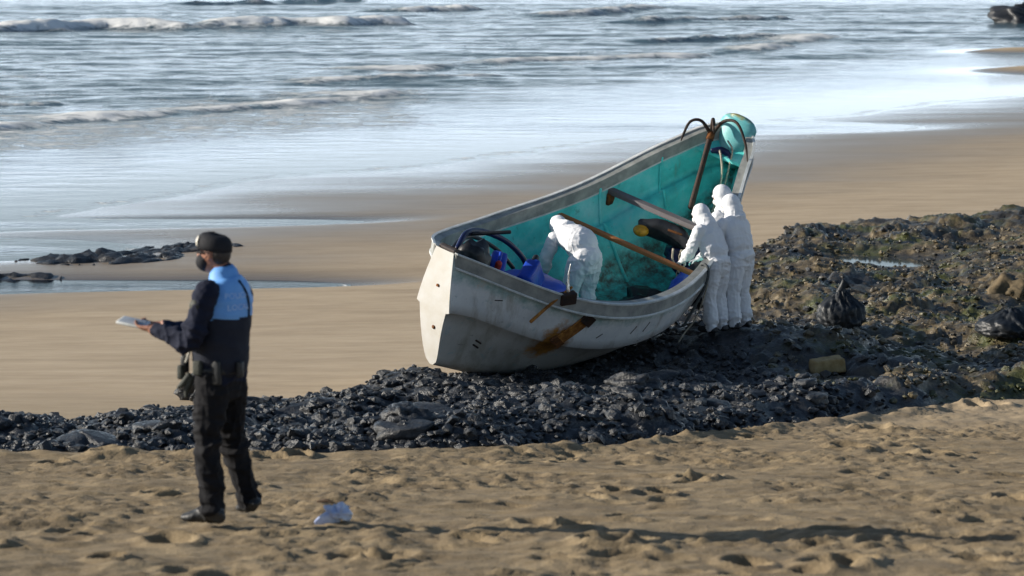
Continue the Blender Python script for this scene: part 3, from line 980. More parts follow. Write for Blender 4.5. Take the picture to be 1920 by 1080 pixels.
V = []; below = []; lapv = []; F = []
prof_n = None
rows = []
for t_ in TT:
    xo, pts = outer_profile(t_)
    row = []
    full = [(-p[0], p[1], p[2], p[3]) for p in pts] + [(p[0], p[1], p[2], p[3]) for p in reversed(pts)]
    rake = 0.0
    for (y_, z_, bl, lp) in full:
        G = float(bG(t_)); K = float(bK(t_))
        # transom bulges aft at half height
        xr_ = xo - (0.10 * math.exp(-(t_ / 0.03) ** 2)) * math.sin(math.pi * min(1, max(0, (z_ - K) / (G - K))))
        row.append(len(V)); V.append((xr_, y_, z_)); below.append(bl); lapv.append(lp)
    rows.append(row)
for a, b in zip(rows[:-1], rows[1:]):
    for j in range(len(a) - 1):
        F.append((a[j], a[j + 1], b[j + 1], b[j]))
F.append(tuple(rows[-1]))
hull = mesh('hull', V, F, M['hull'], boat)
attr(hull.data, 'below', below); attr(hull.data, 'lap', lapv)
Pv = np.array(V)
rust = np.zeros(len(V))
for (cx, cy, cz, rr, k) in ((1.14, -0.80, 1.02, 0.24, 1.0), (1.10, -0.78, 0.86, 0.24, 0.9), (1.2, -0.85, 1.2, 0.16, 0.8), (0.30, -0.36, 1.80, 0.15, 0.55), (0.18, -0.2, 1.9, 0.12, 0.5)):
    rust = np.maximum(rust, k * np.exp(-(((Pv[:, 0] - cx) / rr) ** 2 + ((Pv[:, 2] - cz) / rr) ** 2 + ((Pv[:, 1] - cy) / 0.5) ** 2)))
attr(hull.data, 'rust', rust)

# transom plate
xo, pts = outer_profile(0.0)
outl = [(-p[0], p[1]) for p in pts] + [(p[0], p[1]) for p in reversed(pts)]
G0, K0 = float(bG(0)), float(bK(0))
tv = []; tf = []
def trx(z): return -0.10 * math.sin(math.pi * min(1, max(0, (z - K0) / (G0 - K0))))
half = len(pts)
for (y_, z_) in outl: tv.append((trx(z_) - 0.004, y_, z_))
for j in range(half - 1):
    tf.append((j, j + 1, 2 * half - 2 - j, 2 * half - 1 - j))
tr = mesh('transom', tv, tf, simple('transom_sunlit_paint', (0.82, 0.81, 0.78), (0.74, 0.71, 0.64), 4, 0.5, 0.2, 9), boat, smooth=False)  # whiter than the hull: sunlit brightness of this face put into the colour
attr(tr.data, 'below', [9.0] * len(tv)); attr(tr.data, 'lap', [0.0] * len(tv)); attr(tr.data, 'rust', [0.0] * len(tv))

# inner skin
def inner_profile(t_):
    xo, pts = outer_profile(t_)
    B, G, K = float(bB(t_)), float(bG(t_)), float(bK(t_))
    th = min(0.06, B * 0.4)
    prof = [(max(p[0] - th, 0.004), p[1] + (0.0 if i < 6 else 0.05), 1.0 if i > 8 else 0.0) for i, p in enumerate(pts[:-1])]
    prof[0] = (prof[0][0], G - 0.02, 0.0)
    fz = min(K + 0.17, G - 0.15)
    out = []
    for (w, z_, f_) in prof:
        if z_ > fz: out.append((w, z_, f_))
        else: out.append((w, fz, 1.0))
    return out + [(0.0, fz, 1.0)], fz


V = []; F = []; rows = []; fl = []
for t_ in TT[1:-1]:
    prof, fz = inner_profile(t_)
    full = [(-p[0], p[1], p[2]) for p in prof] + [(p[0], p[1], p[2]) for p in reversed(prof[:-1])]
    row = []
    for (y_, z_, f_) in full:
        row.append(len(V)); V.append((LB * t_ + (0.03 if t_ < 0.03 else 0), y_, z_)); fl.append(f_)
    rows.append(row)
for a, b in zip(rows[:-1], rows[1:]):
    for j in range(len(a) - 1): F.append((a[j + 1], a[j], b[j], b[j + 1]))
F.append(tuple(reversed(rows[0]))); F.append(tuple(rows[-1]))
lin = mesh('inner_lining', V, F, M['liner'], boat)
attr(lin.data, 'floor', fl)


# rails: cap, outer apron, inner flange with a pale edge
def sweep(side, prof, ts, name, mat):
    V = []; F = []; n = len(prof)
    for t_ in ts:
        B, G = float(bB(t_)), float(bG(t_))
        k = min(1.0, max(B, 0.02) / 0.22)
        for (dy, dz) in prof:
            y_ = B + dy * (k if dy < 0 else 1.0)
            V.append((LB * t_, side * max(y_, 0.004), G + dz))
    for i in range(len(ts) - 1):
        for j in range(n):
            F.append((i * n + j, i * n + (j + 1) % n, (i + 1) * n + (j + 1) % n, (i + 1) * n + j))
    F.append(tuple(range(n))); F.append(tuple((len(ts) - 1) * n + j for j in reversed(range(n))))
    return mesh(name, V, F, mat, boat, smooth=False)


tr_ = np.linspace(0.0, 0.985, 80)
for side in (-1, 1):
    r_ = sweep(side, [(-0.085, 0.004), (-0.085, -0.15), (-0.062, -0.15), (-0.062, -0.012), (0.018, -0.012), (0.026, -0.15), (0.046, -0.15), (0.036, 0.004)], tr_, 'gunwale_rail', M['rail'])
    e1 = sweep(side, [(0.052, -0.004), (0.052, 0.016), (0.012, 0.020), (0.012, 0.006), (0.038, 0.005)], tr_, 'rail_edge', M['rail_edge']); e1.parent = r_
    e2 = sweep(side, [(0.047, -0.152), (0.058, -0.160), (0.058, -0.178), (0.026, -0.178), (0.026, -0.153)], tr_, 'rub_strip', M['rail_edge']); e2.parent = r_
    e3 = sweep(side, [(-0.086, -0.150), (-0.086, -0.172), (-0.062, -0.172), (-0.062, -0.153)], tr_, 'rail_lip', M['rail_edge']); e3.parent = r_

# thwarts
def thwart(t_, dz, mat, w, h, lab, pa=0.95, pb=0.93):
    B, G = float(bB(t_)), float(bG(t_))
    bm = bmesh.new()
    box_mesh(bm, LB * t_, (pa - pb) * B / 2, G + dz, w, (pa + pb) * B, h, None, 0.012)
    o = bm_obj('thwart', bm, mat, boat, False); o['label'] = lab
    for s_ in (-1, 1):
        bm = bmesh.new()
        box_mesh(bm, LB * t_, s_ * (B * 0.90), G + dz - 0.10, w * 1.3, 0.05, 0.16, None, 0.01)
        k = bm_obj('thwart_bracket', bm, M['rust'], o, False)
    return o


thwart(0.745, -0.22, M['thwart_wood'], 0.10, 0.07, 'dark worn cross beam near the bow', 0.93, 0.9)
thwart(0.625, -0.24, M['thwart_orange'], 0.075, 0.05, 'orange-brown cross beam amidships', 0.93, 0.9)
V = []; F = []
for z_ in (0.0, -0.03):
    for tq_ in (0.025, 0.07, 0.12, 0.17, 0.215):
        w_ = min(p[0] for p in inner_profile(tq_)[0] if p[1] > 1.28) - 0.01
        for s_ in (-1, 1): V.append((LB * tq_, s_ * w_, 1.34 + z_))
for i in range(4):
    a = 2 * i
    F.append((a, a + 1, a + 3, a + 2)); F.append((10 + a, 10 + a + 2, 10 + a + 3, 10 + a + 1))
F.append((8, 9, 19, 18)); F.append((1, 0, 10, 11))
mesh('stern_deck', V, F, M['liner'], boat, smooth=False)
# low bulkhead across the floor amidships and floor stringer
bm = bmesh.new(); box_mesh(bm, LB * 0.54, 0, 0.30, 0.05, 1.35, 0.26, None, 0.01); bm_obj('floor_frame', bm, M['liner'], boat, False)
for tt in (0.35, 0.72, 0.85):
    B, G, K = float(bB(tt)), float(bG(tt)), float(bK(tt))
    for s_ in (-1, 1):
        prof, fz = inner_profile(tt)
        pts = [(LB * tt, s_ * (p[0] - 0.008), p[1]) for p in prof[1:-2]]
        tube('frame_rib', pts, 0.022, M['liner'], boat, 8)

# rounded stem head
V, F = loft([(LB * 0.965, 0, 1.74), (LB * 0.975, 0, 1.92), (LB * 0.982, 0, 2.06), (LB * 0.982, 0, 2.15), (LB * 0.980, 0, 2.185)], [0.16, 0.25, 0.27, 0.21, 0.12], [0.12, 0.12, 0.10, 0.07, 0.03], ref=(0, 1, 0), n=18)
t = NT('stem_paint')
f_ = t.noise(7, 5, 0.65)
sp_ = t.n('SeparateXYZ'); t.l(t.n('TexCoord').outputs['Object'], sp_.inputs[0])
topf = t.val(t.math('ADD', sp_.outputs[2], t.math('MULTIPLY', t.math('SUBTRACT', f_, 0.5), 0.25)), 2.15, 2.20)
t.set(t.mix(topf, t.ramp(f_, [(0.35, (0.08, 0.40, 0.42)), (0.65, (0.20, 0.50, 0.52))]), (0.20, 0.20, 0.08)), 0.5)
mesh('stem_head', V, F, t.m, boat)
# breasthook plate closing the bow
B9 = float(bB(0.93)); G9 = float(bG(0.93))
V = []; F = []
for z_ in (-0.22, -0.18):
    for (tq, k) in ((0.925, 1), (0.945, 1), (0.97, 1), (0.985, 1)):
        for s_ in (-1, 1): V.append((LB * tq, s_ * (float(bB(tq)) - 0.03), float(bG(tq)) + z_))
for i in range(3):
    a = 2 * i
    F.append((a, a + 1, a + 3, a + 2)); F.append((8 + a, 8 + a + 2, 8 + a + 3, 8 + a + 1))
    F.append((a, a + 2, a + 10, a + 8)); F.append((a + 1, a + 9, a + 11, a + 3))
F.append((0, 8, 9, 1)); F.append((6, 7, 15, 14))
mesh('bow_plate', V, F, M['liner'], boat, smooth=False)

# iron strap and stains on the starboard quarter
def on_hull(t_, u):
    xo, pts = outer_profile(t_)
    k = u * 5; i = int(min(4, k)); f = k - i
    a, b = pts[i], pts[i + 1]
    return Vector((xo, -(a[0] + (b[0] - a[0]) * f), a[1] + (b[1] - a[1]) * f))


def plate(name, path, w, th, mat):
    V = []; F = []
    for i, p in enumerate(path):
        d = (path[min(i + 1, len(path) - 1)] - path[max(i - 1, 0)]).normalized()
        nrm = Vector((-0.35, -0.85, -0.3)).normalized(); sdv = d.cross(nrm).normalized()
        for (a, b) in ((-w, 0.0), (w, 0.0), (w, th), (-w, th)):
            V.append(p + sdv * a + nrm * (b - 0.004))
    for i in range(len(path) - 1):
        for j in range(4): F.append((4 * i + j, 4 * i + (j + 1) % 4, 4 * i + 4 + (j + 1) % 4, 4 * i + 4 + j))
    F.append((3, 2, 1, 0)); k = 4 * (len(path) - 1); F.append((k, k + 1, k + 2, k + 3))
    return mesh(name, V, F, mat, boat, smooth=False)


plate('iron_strap', [on_hull(0.232 - 0.048 * u, 0.40 + 0.58 * u) for u in np.linspace(0, 1, 6)], 0.085, 0.018, M['rust_orange'])
plate('strap_head', [on_hull(0.242, 0.28), on_hull(0.230, 0.46)], 0.10, 0.03, M['iron'])
plate('strap_foot', [on_hull(0.193, 0.86), on_hull(0.184, 0.99)], 0.10, 0.03, M['rust'])
bm = bmesh.new(); box_mesh(bm, LB * 0.185, -(float(bB(0.185)) + 0.01), float(bG(0.185)) - 0.02, 0.20, 0.10, 0.14, Matrix.Rotation(-0.4, 3, 'Z'), 0.015)
bm_obj('rowlock_block', bm, M['iron'], boat, False)
bm = bmesh.new(); box_mesh(bm, 0.06, 0.0, G0 - 0.03, 0.07, 0.22, 0.10, None, 0.01); bm_obj('stern_block', bm, M['thwart_wood'], boat, False)
# drain holes and eye bolts in the transom and quarter
for (y_, z_) in ((-0.02, G0 - 0.42), (-0.04, G0 - 0.93)):
    V, F = loft([(trx(z_) - 0.005, y_, z_), (trx(z_) + 0.02, y_, z_)], 0.026, n=12, caps=False); mesh('drain_pipe', V, F, M['rust'], boat)
for (tt, u) in ((0.055, 0.9), (0.052, 1.0)):
    p = on_hull(tt, u); p.z -= 0.35
    V, F = loft([p + Vector((0, -0.035, -0.005)), p + Vector((0, 0.03, 0.005))], 0.012, n=8); mesh('bolt', V, F, M['iron'], boat)
for (tt, u, l_) in ((0.27, 0.75, 0.10), (0.36, 0.7, 0.16), (0.40, 0.72, 0.2), (0.07, 0.55, 0.05)):
    plate('scratch_mark', [on_hull(tt, u), on_hull(tt + 0.012, u - l_)], 0.006, 0.0075, M['iron'])

# ------------------------------------------------------------------ things in and on the boat (top-level, in boat coordinates)
def in_boat(o):
    o.matrix_world = BM @ o.matrix_basis if False else BM.copy()
    return o


def bthing(name, label, cat, group=None):
    o = thing(name, label, cat, group=group); o.matrix_world = BM.copy(); return o


def btube(name, pts, r, mat, label, cat, group=None, n=8, steps=None):
    V, F = loft(pts, r, n=n, steps=steps)
    o = mesh(name, V, F, mat); o.matrix_world = BM.copy(); tag(o, label, cat, group); return o


# grapnel anchor at the bow
an = bthing('grapnel_anchor', 'rusty iron grapnel anchor with four curved prongs hooked at the bow', 'anchor')
top = Vector((5.62, 0.18, 1.99)); bot = Vector((4.95, -0.10, 1.26))
tube('shank', [top, top.lerp(bot, 0.5), bot], [0.040, 0.034, 0.040], M['iron'], an, 10)
hd = ex
# image-right in boat space is roughly the starboard/forward mix; spread the prongs around the shank
axis_s = (top - bot).normalized()
pa = axis_s.cross(Vector((0, 0, 1))).normalized(); pb = axis_s.cross(pa).normalized()
for (dx, dy, sc, drop) in ((-1, 0.0, 0.36, 0.10), (1, -0.1, 0.40, 0.34), (0.22, 1.0, 0.26, -0.06), (0.05, -0.9, 0.24, -0.10)):
    dirv = right_b * dx + aw_b * (dy - (0.9 if dx > 0.5 else 0.0))
    pts = [top - up_b * 0.03, top + dirv * sc * 0.35 + up_b * 0.15, top + dirv * sc * 0.75 + up_b * 0.14, top + dirv * sc * 1.0 - up_b * drop * 0.35, top + dirv * sc * 1.06 - up_b * drop]
    tube('prong', pts, [0.026, 0.022, 0.019, 0.016, 0.006], M['iron'], an, 8)
bm = bmesh.new(); bmesh.ops.create_cone(bm, cap_ends=True, segments=12, radius1=0.05, radius2=0.05, depth=0.10, matrix=Matrix.Translation(top - axis_s * 0.05) @ axis_s.to_track_quat('Z', 'Y').to_matrix().to_4x4())
bm_obj('collar', bm, M['rust'], an)

btube('anchor_rope', [(5.55, -0.02, 1.84), (5.45, -0.12, 1.80), (5.40, -0.20, 1.62), (5.36, -0.22, 1.35), (5.30, -0.2, 1.1), (5.2, -0.15, 0.8)], 0.013, M['rope'], 'pale rope hanging inside the bow beside the anchor', 'rope', n=6)
btube('mooring_rope', [(5.72, -0.02, 1.92), (5.66, -0.14, 1.86), (5.62, -0.16, 1.70), (5.56, -0.18, 1.45), (5.48, -0.19, 1.2)], 0.012, M['rope'], 'thin frayed rope dangling from the bow plate', 'rope', n=6)
V, F = loft([(5.58, 0.10, 1.78), (5.64, 0.02, 1.80), (5.66, -0.08, 1.79), (5.64, -0.15, 1.74)], [0.035, 0.05, 0.045, 0.02], [0.025, 0.035, 0.03, 0.015])
o = mesh('blue_cloth', V, F, M['navy_plastic']); o.matrix_world = BM.copy(); tag(o, 'crumpled navy cloth tucked behind the anchor at the bow', 'cloth')

# jerrycans, fuel tank and hoses at the stern
def jerrycan(loc, rot, mat, capm, label, s=1.0):
    root = bthing('jerrycan', label, 'jerrycan', None)
    root.matrix_world = BM @ Matrix.Translation(loc) @ Matrix.Rotation(rot[2], 4, 'Z') @ Matrix.Rotation(rot[0], 4, 'X') @ Matrix.Rotation(rot[1], 4, 'Y')
    bm = bmesh.new(); box_mesh(bm, 0, 0, 0.19 * s, 0.34 * s, 0.19 * s, 0.36 * s, None, 0.045 * s); bm_obj('body', bm, mat, root)
    V, F = loft([(-0.09 * s, 0, 0.36 * s), (-0.06 * s, 0, 0.42 * s), (0.06 * s, 0, 0.42 * s), (0.11 * s, 0, 0.36 * s)], 0.02 * s, n=8); mesh('handle', V, F, mat, root)
    V, F = loft([(-0.13 * s, 0, 0.36 * s), (-0.13 * s, 0, 0.42 * s)], 0.040 * s, n=12); mesh('screw_cap', V, F, capm, root)
    return root


jerrycan((1.12, 0.10, 1.36), (0.15, -0.25, 0.6), M['blue_plastic'], M['red_plastic'], 'blue jerrycan with a red cap wedged in the stern', 1.0)
jerrycan((1.30, -0.25, 1.37), (-0.2, 1.2, 0.2), M['blue_plastic'], M['black_plastic'], 'blue jerrycan lying on its side by the rowlock', 0.95)
jerrycan((0.80, 0.16, 1.40), (0.1, 0.15, 0.9), M['black_plastic'], M['black_plastic'], 'black fuel can standing deep in the stern', 1.05)
jerrycan((1.05, 0.42, 1.40), (0.2, -0.2, 0.3), M['black_plastic'], M['red_plastic'], 'black fuel can with a small red cap behind the blue jerrycan', 0.9)
btube('hose', [(0.62, 0.28, 1.90), (0.95, 0.42, 1.93), (1.35, 0.50, 1.80), (1.75, 0.42, 1.58), (2.02, 0.32, 1.30), (2.08, 0.28, 1.12)], 0.034, M['navy_plastic'], 'thick navy hose arched over the stern clutter', 'hose', n=10, steps=36)
btube('hose', [(0.66, 0.40, 1.80), (1.0, 0.52, 1.80), (1.40, 0.60, 1.66), (1.75, 0.52, 1.42), (1.98, 0.42, 1.15)], 0.026, M['black_plastic'], 'thin black hose bent beneath the navy one', 'hose', n=8, steps=30)
tb0 = Vector((1.05, 0.37, 1.90))
btube('tiller_bar', [tb0 - right_b * 0.12 + aw_b * 0.05, tb0 + right_b * 0.40 + up_b * 0.03], 0.024, M['black_plastic'], 'straight black bar lying along the far rail at the stern', 'bar')
def lump(name, c, r, mat, label, cat, seed, amp=0.18, parent=None, sub=3, mw=None):
    bm = bmesh.new(); bmesh.ops.create_icosphere(bm, subdivisions=sub, radius=1.0)
    for v in bm.verts:
        P = np.array([[v.co.x, v.co.y, v.co.z]])
        k = 1 + amp * float(noise3(P * 1.7, seed)[0]) * 1.6 - amp * 0.8 * abs(float(noise3(P * 3.6, seed + 2)[0]))
        v.co = Vector((v.co.x * r[0] * k, v.co.y * r[1] * k, v.co.z * r[2] * k)) + Vector(c)
    o = bm_obj(name, bm, mat, parent)
    if mw is not None: o.matrix_world = mw
    if label: tag(o, label, cat)
    return o


lump('outboard_cover', (0.66, 0.10, 1.66), (0.30, 0.20, 0.34), M['black_plastic'], 'black cover heaped against the stern block', 'cover', 5, 0.3, mw=BM.copy())
V, F = loft([(1.30, 0.05, 1.34), (1.65, -0.02, 1.22), (2.05, -0.08, 1.08), (2.40, -0.15, 0.86)], [0.22, 0.34, 0.34, 0.14], [0.07, 0.12, 0.12, 0.05], ref=(0, 1, 0), n=16)
o = mesh('tarpaulin', V, F, M['tarp']); o.matrix_world = BM.copy(); tag(o, 'bright blue tarpaulin bundled along the near rail by the stern', 'tarpaulin')
P_, N_ = verts_of(o.data); set_verts(o.data, P_ + N_ * folds(P_, 77, 0.03, [])[:, None])
V, F = loft([(3.45, -0.95, 0.80), (3.75, -0.85, 0.78), (4.05, -0.72, 0.86)], [0.12, 0.17, 0.08], [0.10, 0.14, 0.06], n=14)
o = mesh('plastic_sack', V, F, M['tarp']); o.matrix_world = BM.copy(); tag(o, 'blue plastic sack slumped under the chain amidships', 'sack')
P_, N_ = verts_of(o.data); set_verts(o.data, P_ + N_ * folds(P_, 78, 0.03, [])[:, None])
cb0 = Vector((LB * 0.185, -(float(bB(0.185)) - 0.02), float(bG(0.185)) + 0.05))
btube('crowbar', [cb0 + right_b * 0.06 + up_b * 0.05, cb0, cb0 - right_b * 0.20 - up_b * 0.15 - aw_b * 0.10, cb0 - right_b * 0.40 - up_b * 0.32 - aw_b * 0.16], [0.016, 0.018, 0.018, 0.020], M['rust_orange'], 'thin orange-brown bar sticking out over the near rail', 'bar')
btube('knife', [cb0 + right_b * 0.02, cb0 + right_b * 0.02 + up_b * 0.14, cb0 + right_b * 0.05 + up_b * 0.32], [0.026, 0.016, 0.003], M['steel'], 'small bright metal blade stuck upright in the near rail', 'blade')

# life jacket and dark bundle below the grey cross beam
lj = bthing('life_jacket', 'black life jacket with a yellow round patch below the dark beam', 'life jacket')
V, F = loft([(4.35, 0.20, 1.05), (4.45, -0.02, 1.06), (4.50, -0.28, 1.02), (4.46, -0.5, 0.95)], [0.10, 0.15, 0.15, 0.10], [0.06, 0.08, 0.08, 0.05], n=14)
b_ = mesh('padding', V, F, M['black_plastic'], lj); P_, N_ = verts_of(b_.data); set_verts(b_.data, P_ + N_ * folds(P_, 79, 0.03, [])[:, None])
V, F = ellipsoid((4.28, 0.16, 1.03), (0.10, 0.10, 0.07)); mesh('round_patch', V, F, M['yellow_plastic'], lj)
V, F = loft([(4.38, -0.18, 1.14), (4.42, -0.34, 1.13)], 0.016, n=8); mesh('strap', V, F, M['rust'], lj)
lump('cloth_bundle', (4.55, -0.45, 0.80), (0.28, 0.30, 0.20), M['navy_plastic'], 'dark navy bundle of cloth under the life jacket', 'bundle', 15, 0.4, mw=BM.copy())
lump('cloth_bundle', (4.40, -0.72, 0.62), (0.24, 0.22, 0.28), M['black_plastic'], 'black bag-like bundle beside the near rail', 'bundle', 16, 0.4, mw=BM.copy())
lump('net_heap', (3.80, -0.35, 0.36), (0.38, 0.30, 0.20), M['black_plastic'], 'black heap of wet netting on the boat floor', 'net', 17, 0.5, mw=BM.copy())
ch = bthing('chain', 'pale galvanised chain hanging by the near rail amidships', 'chain')
for i in range(11):
    p = Vector((4.02 - 0.012 * i, -0.62 - 0.008 * i, 1.12 - 0.052 * i))
    bm = bmesh.new(); a = math.pi / 2 * (i % 2)
    pts = [p + Vector((math.cos(a) * 0.022 * math.cos(q), math.sin(a) * 0.022 * math.cos(q), 0.036 * math.sin(q))) for q in np.linspace(0, 2 * math.pi, 9)]
    bm.free(); V, F = loft(pts, 0.008, n=6, steps=13); mesh('chain_link', V, F, M['rope'], ch)
btube('coiled_line', [(4.05, -0.48, 1.10), (3.98, -0.54, 1.0), (4.02, -0.60, 0.94), (4.08, -0.66, 1.02), (4.0, -0.70, 0.92), (3.96, -0.78, 0.82), (3.9, -0.86, 0.84)], 0.013, M['rope'], 'loose pale line looped beside the chain', 'rope', n=6)
# rope over the rail and down the hull
tq = 0.60; Bq, Gq = float(bB(tq)), float(bG(tq))
btube('rail_rope', [(LB * tq + 0.05, -(Bq - 0.12), Gq - 0.10), (LB * tq + 0.02, -(Bq - 0.05), Gq + 0.03), (LB * tq, -(Bq + 0.04), Gq + 0.03), (LB * tq - 0.01, -(Bq + 0.075), Gq - 0.08), (LB * tq - 0.05, -(Bq + 0.075), Gq - 0.22), (LB * tq - 0.12, -(Bq + 0.02), Gq - 0.50), (LB * tq - 0.22, -(Bq - 0.02), Gq - 0.72)], 0.018, M['rope_dark'], 'dark rope looped over the near rail and down the hull', 'rope', steps=40)
btube('rail_line', [(LB * tq + 0.02, -(Bq + 0.07), Gq - 0.20), (LB * tq - 0.02, -(Bq + 0.06), Gq - 0.45), (LB * tq - 0.08, -(Bq + 0.03), Gq - 0.68), (LB * tq - 0.22, -(Bq + 0.02), Gq - 0.78), (LB * tq - 0.34, -(Bq + 0.02), Gq - 0.88)], 0.009, M['rope'], 'thin pale line trailing from the rail rope to the rocks', 'rope', n=6, steps=30)


# ================================================================== people
def person_mesh(name, parts, regions, mats, voxel, fold_amp, joints, seed, keep_smooth=(), root=None, smooth_it=4):
    me = fuse(name, parts, voxel, smooth_it)
    P, N = verts_of(me)
    w = np.ones(len(P))
    for c, r in keep_smooth:
        w *= 1 - np.exp(-(np.linalg.norm(P - np.array(c), axis=1) / r) ** 4)
    set_verts(me, P + N * (folds(P, seed, fold_amp, joints) * w)[:, None])
    dress(me, regions, mats)
    return link(name, me, None, root)


A = lambda *v: np.array(v, float)

# ---- officer -------------------------------------------------------
OX, OY = -1.82, 17.3
OZ = sand_z(OX, OY - 0.1) + 0.005
off = thing('person', 'officer in dark uniform, black cap and light blue vest holding a device', 'person', (OX, OY, OZ))


def J(px, py, dy=0.0):
    return A((px - 410) / 305.0, dy, (985 - py) / 305.0 - 0.15 * dy)


fw = A(-0.90, 0.43, 0); lf = A(-0.43, -0.90, 0); upv = A(0, 0, 1)
hipL, kneeL, ankL = J(406, 705, -0.085), J(397, 822, -0.11), J(403, 948, -0.10)
hipR, kneeR, ankR = J(431, 705, 0.085), J(436, 828, 0.12), J(462, 938, 0.17)
shL, elL, wrL = J(401, 548, -0.19), J(371, 640, -0.24), J(303, 617, -0.09)
shR, elR, wrR = J(453, 546, 0.19), J(410, 632, 0.27), J(314, 611, 0.08)
neck = J(426, 512); head = J(409, 474)
toeL, heelL = J(350, 972, -0.06), J(416, 968, -0.13)
toeR, heelR = J(447, 958, 0.20), J(474, 948, 0.14)
mid = [J(417, 725), J(418, 690), J(420, 655), J(421, 610), J(425, 565), J(429, 535), J(428, 518)]
parts = [loft(mid, [0.15, 0.175, 0.178, 0.19, 0.20, 0.17, 0.09], [0.12, 0.142, 0.148, 0.152, 0.150, 0.115, 0.085], ref=lf, n=20),
         loft([hipL + A(0, 0, .03), hipL * .45 + kneeL * .55, kneeL, kneeL * .5 + ankL * .5, ankL + A(0, 0, .0), ankL - A(0, 0, .025)], [0.105, 0.090, 0.076, 0.076, 0.072, 0.074], [0.118, 0.098, 0.080, 0.079, 0.078, 0.082], ref=lf, n=16),
         loft([hipR + A(0, 0, .03), hipR * .45 + kneeR * .55, kneeR, kneeR * .5 + ankR * .5, ankR, ankR - A(-.01, 0, .025)], [0.105, 0.090, 0.076, 0.074, 0.068, 0.070], [0.118, 0.098, 0.080, 0.077, 0.074, 0.078], ref=lf, n=16),
         loft([shL + A(.02, .05, 0.0), shL, shL * .5 + elL * .5, elL, elL * .45 + wrL * .55, wrL], [0.062, 0.078, 0.066, 0.060, 0.052, 0.043], n=14),
         loft([shR + A(-.02, -.05, 0.0), shR, shR * .5 + elR * .5, elR, elR * .45 + wrR * .55, wrR], [0.062, 0.078, 0.066, 0.060, 0.052, 0.043], n=14),
         loft([neck - A(0, 0, .04), neck, head * .55 + neck * .45], [0.075, 0.063, 0.058], n=14),
         loft([J(432, 522), J(425, 507)], [0.088, 0.075], [0.080, 0.072], ref=lf, n=14)]
# head: skull, jaw, nose, ear
hax = np.array([fw, lf, upv])
parts += [ellipsoid(head + A(0.008, 0, 0.012), (0.100, 0.078, 0.100), hax), ellipsoid(head + fw * 0.030 - upv * 0.055, (0.070, 0.058, 0.062), hax),
          ellipsoid(head + fw * 0.100 - upv * 0.012, (0.022, 0.014, 0.026), hax), ellipsoid(head + lf * 0.078 - fw * 0.012 - upv * 0.002, (0.020, 0.010, 0.033), hax), ellipsoid(head - lf * 0.078 - fw * 0.012, (0.020, 0.010, 0.033), hax)]
# shoes
for (an_, toe, heel) in ((ankL, toeL, heelL), (ankR, toeR, heelR)):
    m_ = toe * .45 + heel * .55
    parts.append(loft([heel, m_ + A(0, 0, .008), toe * .8 + heel * .2, toe], [0.042, 0.046, 0.052, 0.040], [0.045, 0.046, 0.036, 0.024], ref=np.cross(toe - heel, upv), n=12))
    parts.append(loft([an_, heel * .75 + toe * .25 + A(0, 0, .02)], [0.056, 0.05], n=12))
handL = hand_parts(wrL, J(262, 611, -0.03), A(0.05, 0.25, 0.9), -1, 0.42, 1.05)
handR = hand_parts(wrR, J(268, 606, 0.06), A(0.1, -0.45, 0.85), 1, 0.45, 1.05)
parts += handL + handR
eL = wrL + (J(262, 611, -0.03) - wrL) / np.linalg.norm(J(262, 611, -0.03) - wrL) * 0.18
eR = wrR + (J(268, 606, 0.06) - wrR) / np.linalg.norm(J(268, 606, 0.06) - wrR) * 0.18
reg = [(mid[1], mid[5], 0.17, 0), (shL, elL, 0.07, 0), (elL, wrL, 0.05, 0), (shR, elR, 0.07, 0), (elR, wrR, 0.05, 0), (J(432, 522), J(427, 511), 0.085, 0),
       (mid[0], mid[1], 0.15, 1), (hipL, kneeL, 0.10, 1), (kneeL, ankL, 0.08, 1), (hipR, kneeR, 0.10, 1), (kneeR, ankR, 0.08, 1),
       (head - upv * .05, head + upv * .05, 0.10, 2), (neck + upv * .03, head, 0.06, 2), (wrL + (eL - wrL) * .12, eL, 0.045, 2), (wrR + (eR - wrR) * .12, eR, 0.045, 2),
       (toeL, heelL, 0.05, 3), (toeR, heelR, 0.05, 3)]
person_mesh('body', parts, reg, [M['jacket'], M['trousers'], M['skin'], M['boot']], 0.0075, 0.018,
            [(kneeL, .16, 1), (kneeR, .16, 1), (ankL, .12, 1.4), (ankR, .12, 1.4), (elL, .14, 1.4), (elR, .14, 1.2), (mid[0], .14, .6)], 401,
            [(head, 0.17), (eL, 0.13), (eR, 0.13), (toeL, 0.1), (toeR, 0.1)], off, 3)

# vest shell over the torso: light blue yoke, dark lower half
VT = [J(420, 672), J(420, 650), J(421, 615), J(424, 580), J(427, 555), J(429, 538), J(429, 524), J(428, 517)]
Vv, Fv = loft(VT, [0.192, 0.196, 0.204, 0.212, 0.206, 0.186, 0.142, 0.10], [0.170, 0.172, 0.172, 0.170, 0.162, 0.140, 0.112, 0.092], ref=lf, n=40, steps=60)
vest = mesh('vest', Vv, Fv, [M['vest_blue'], M['vest_dark']], off)
P_, N_ = verts_of(vest.data); set_verts(vest.data, P_ + N_ * (folds(P_, 411, 0.010, [(J(421, 630), .2, .6)]))[:, None])
zsp = J(424, 590)[2]
for p in vest.data.polygons:
    p.material_index = 0 if p.center.z > zsp else 1
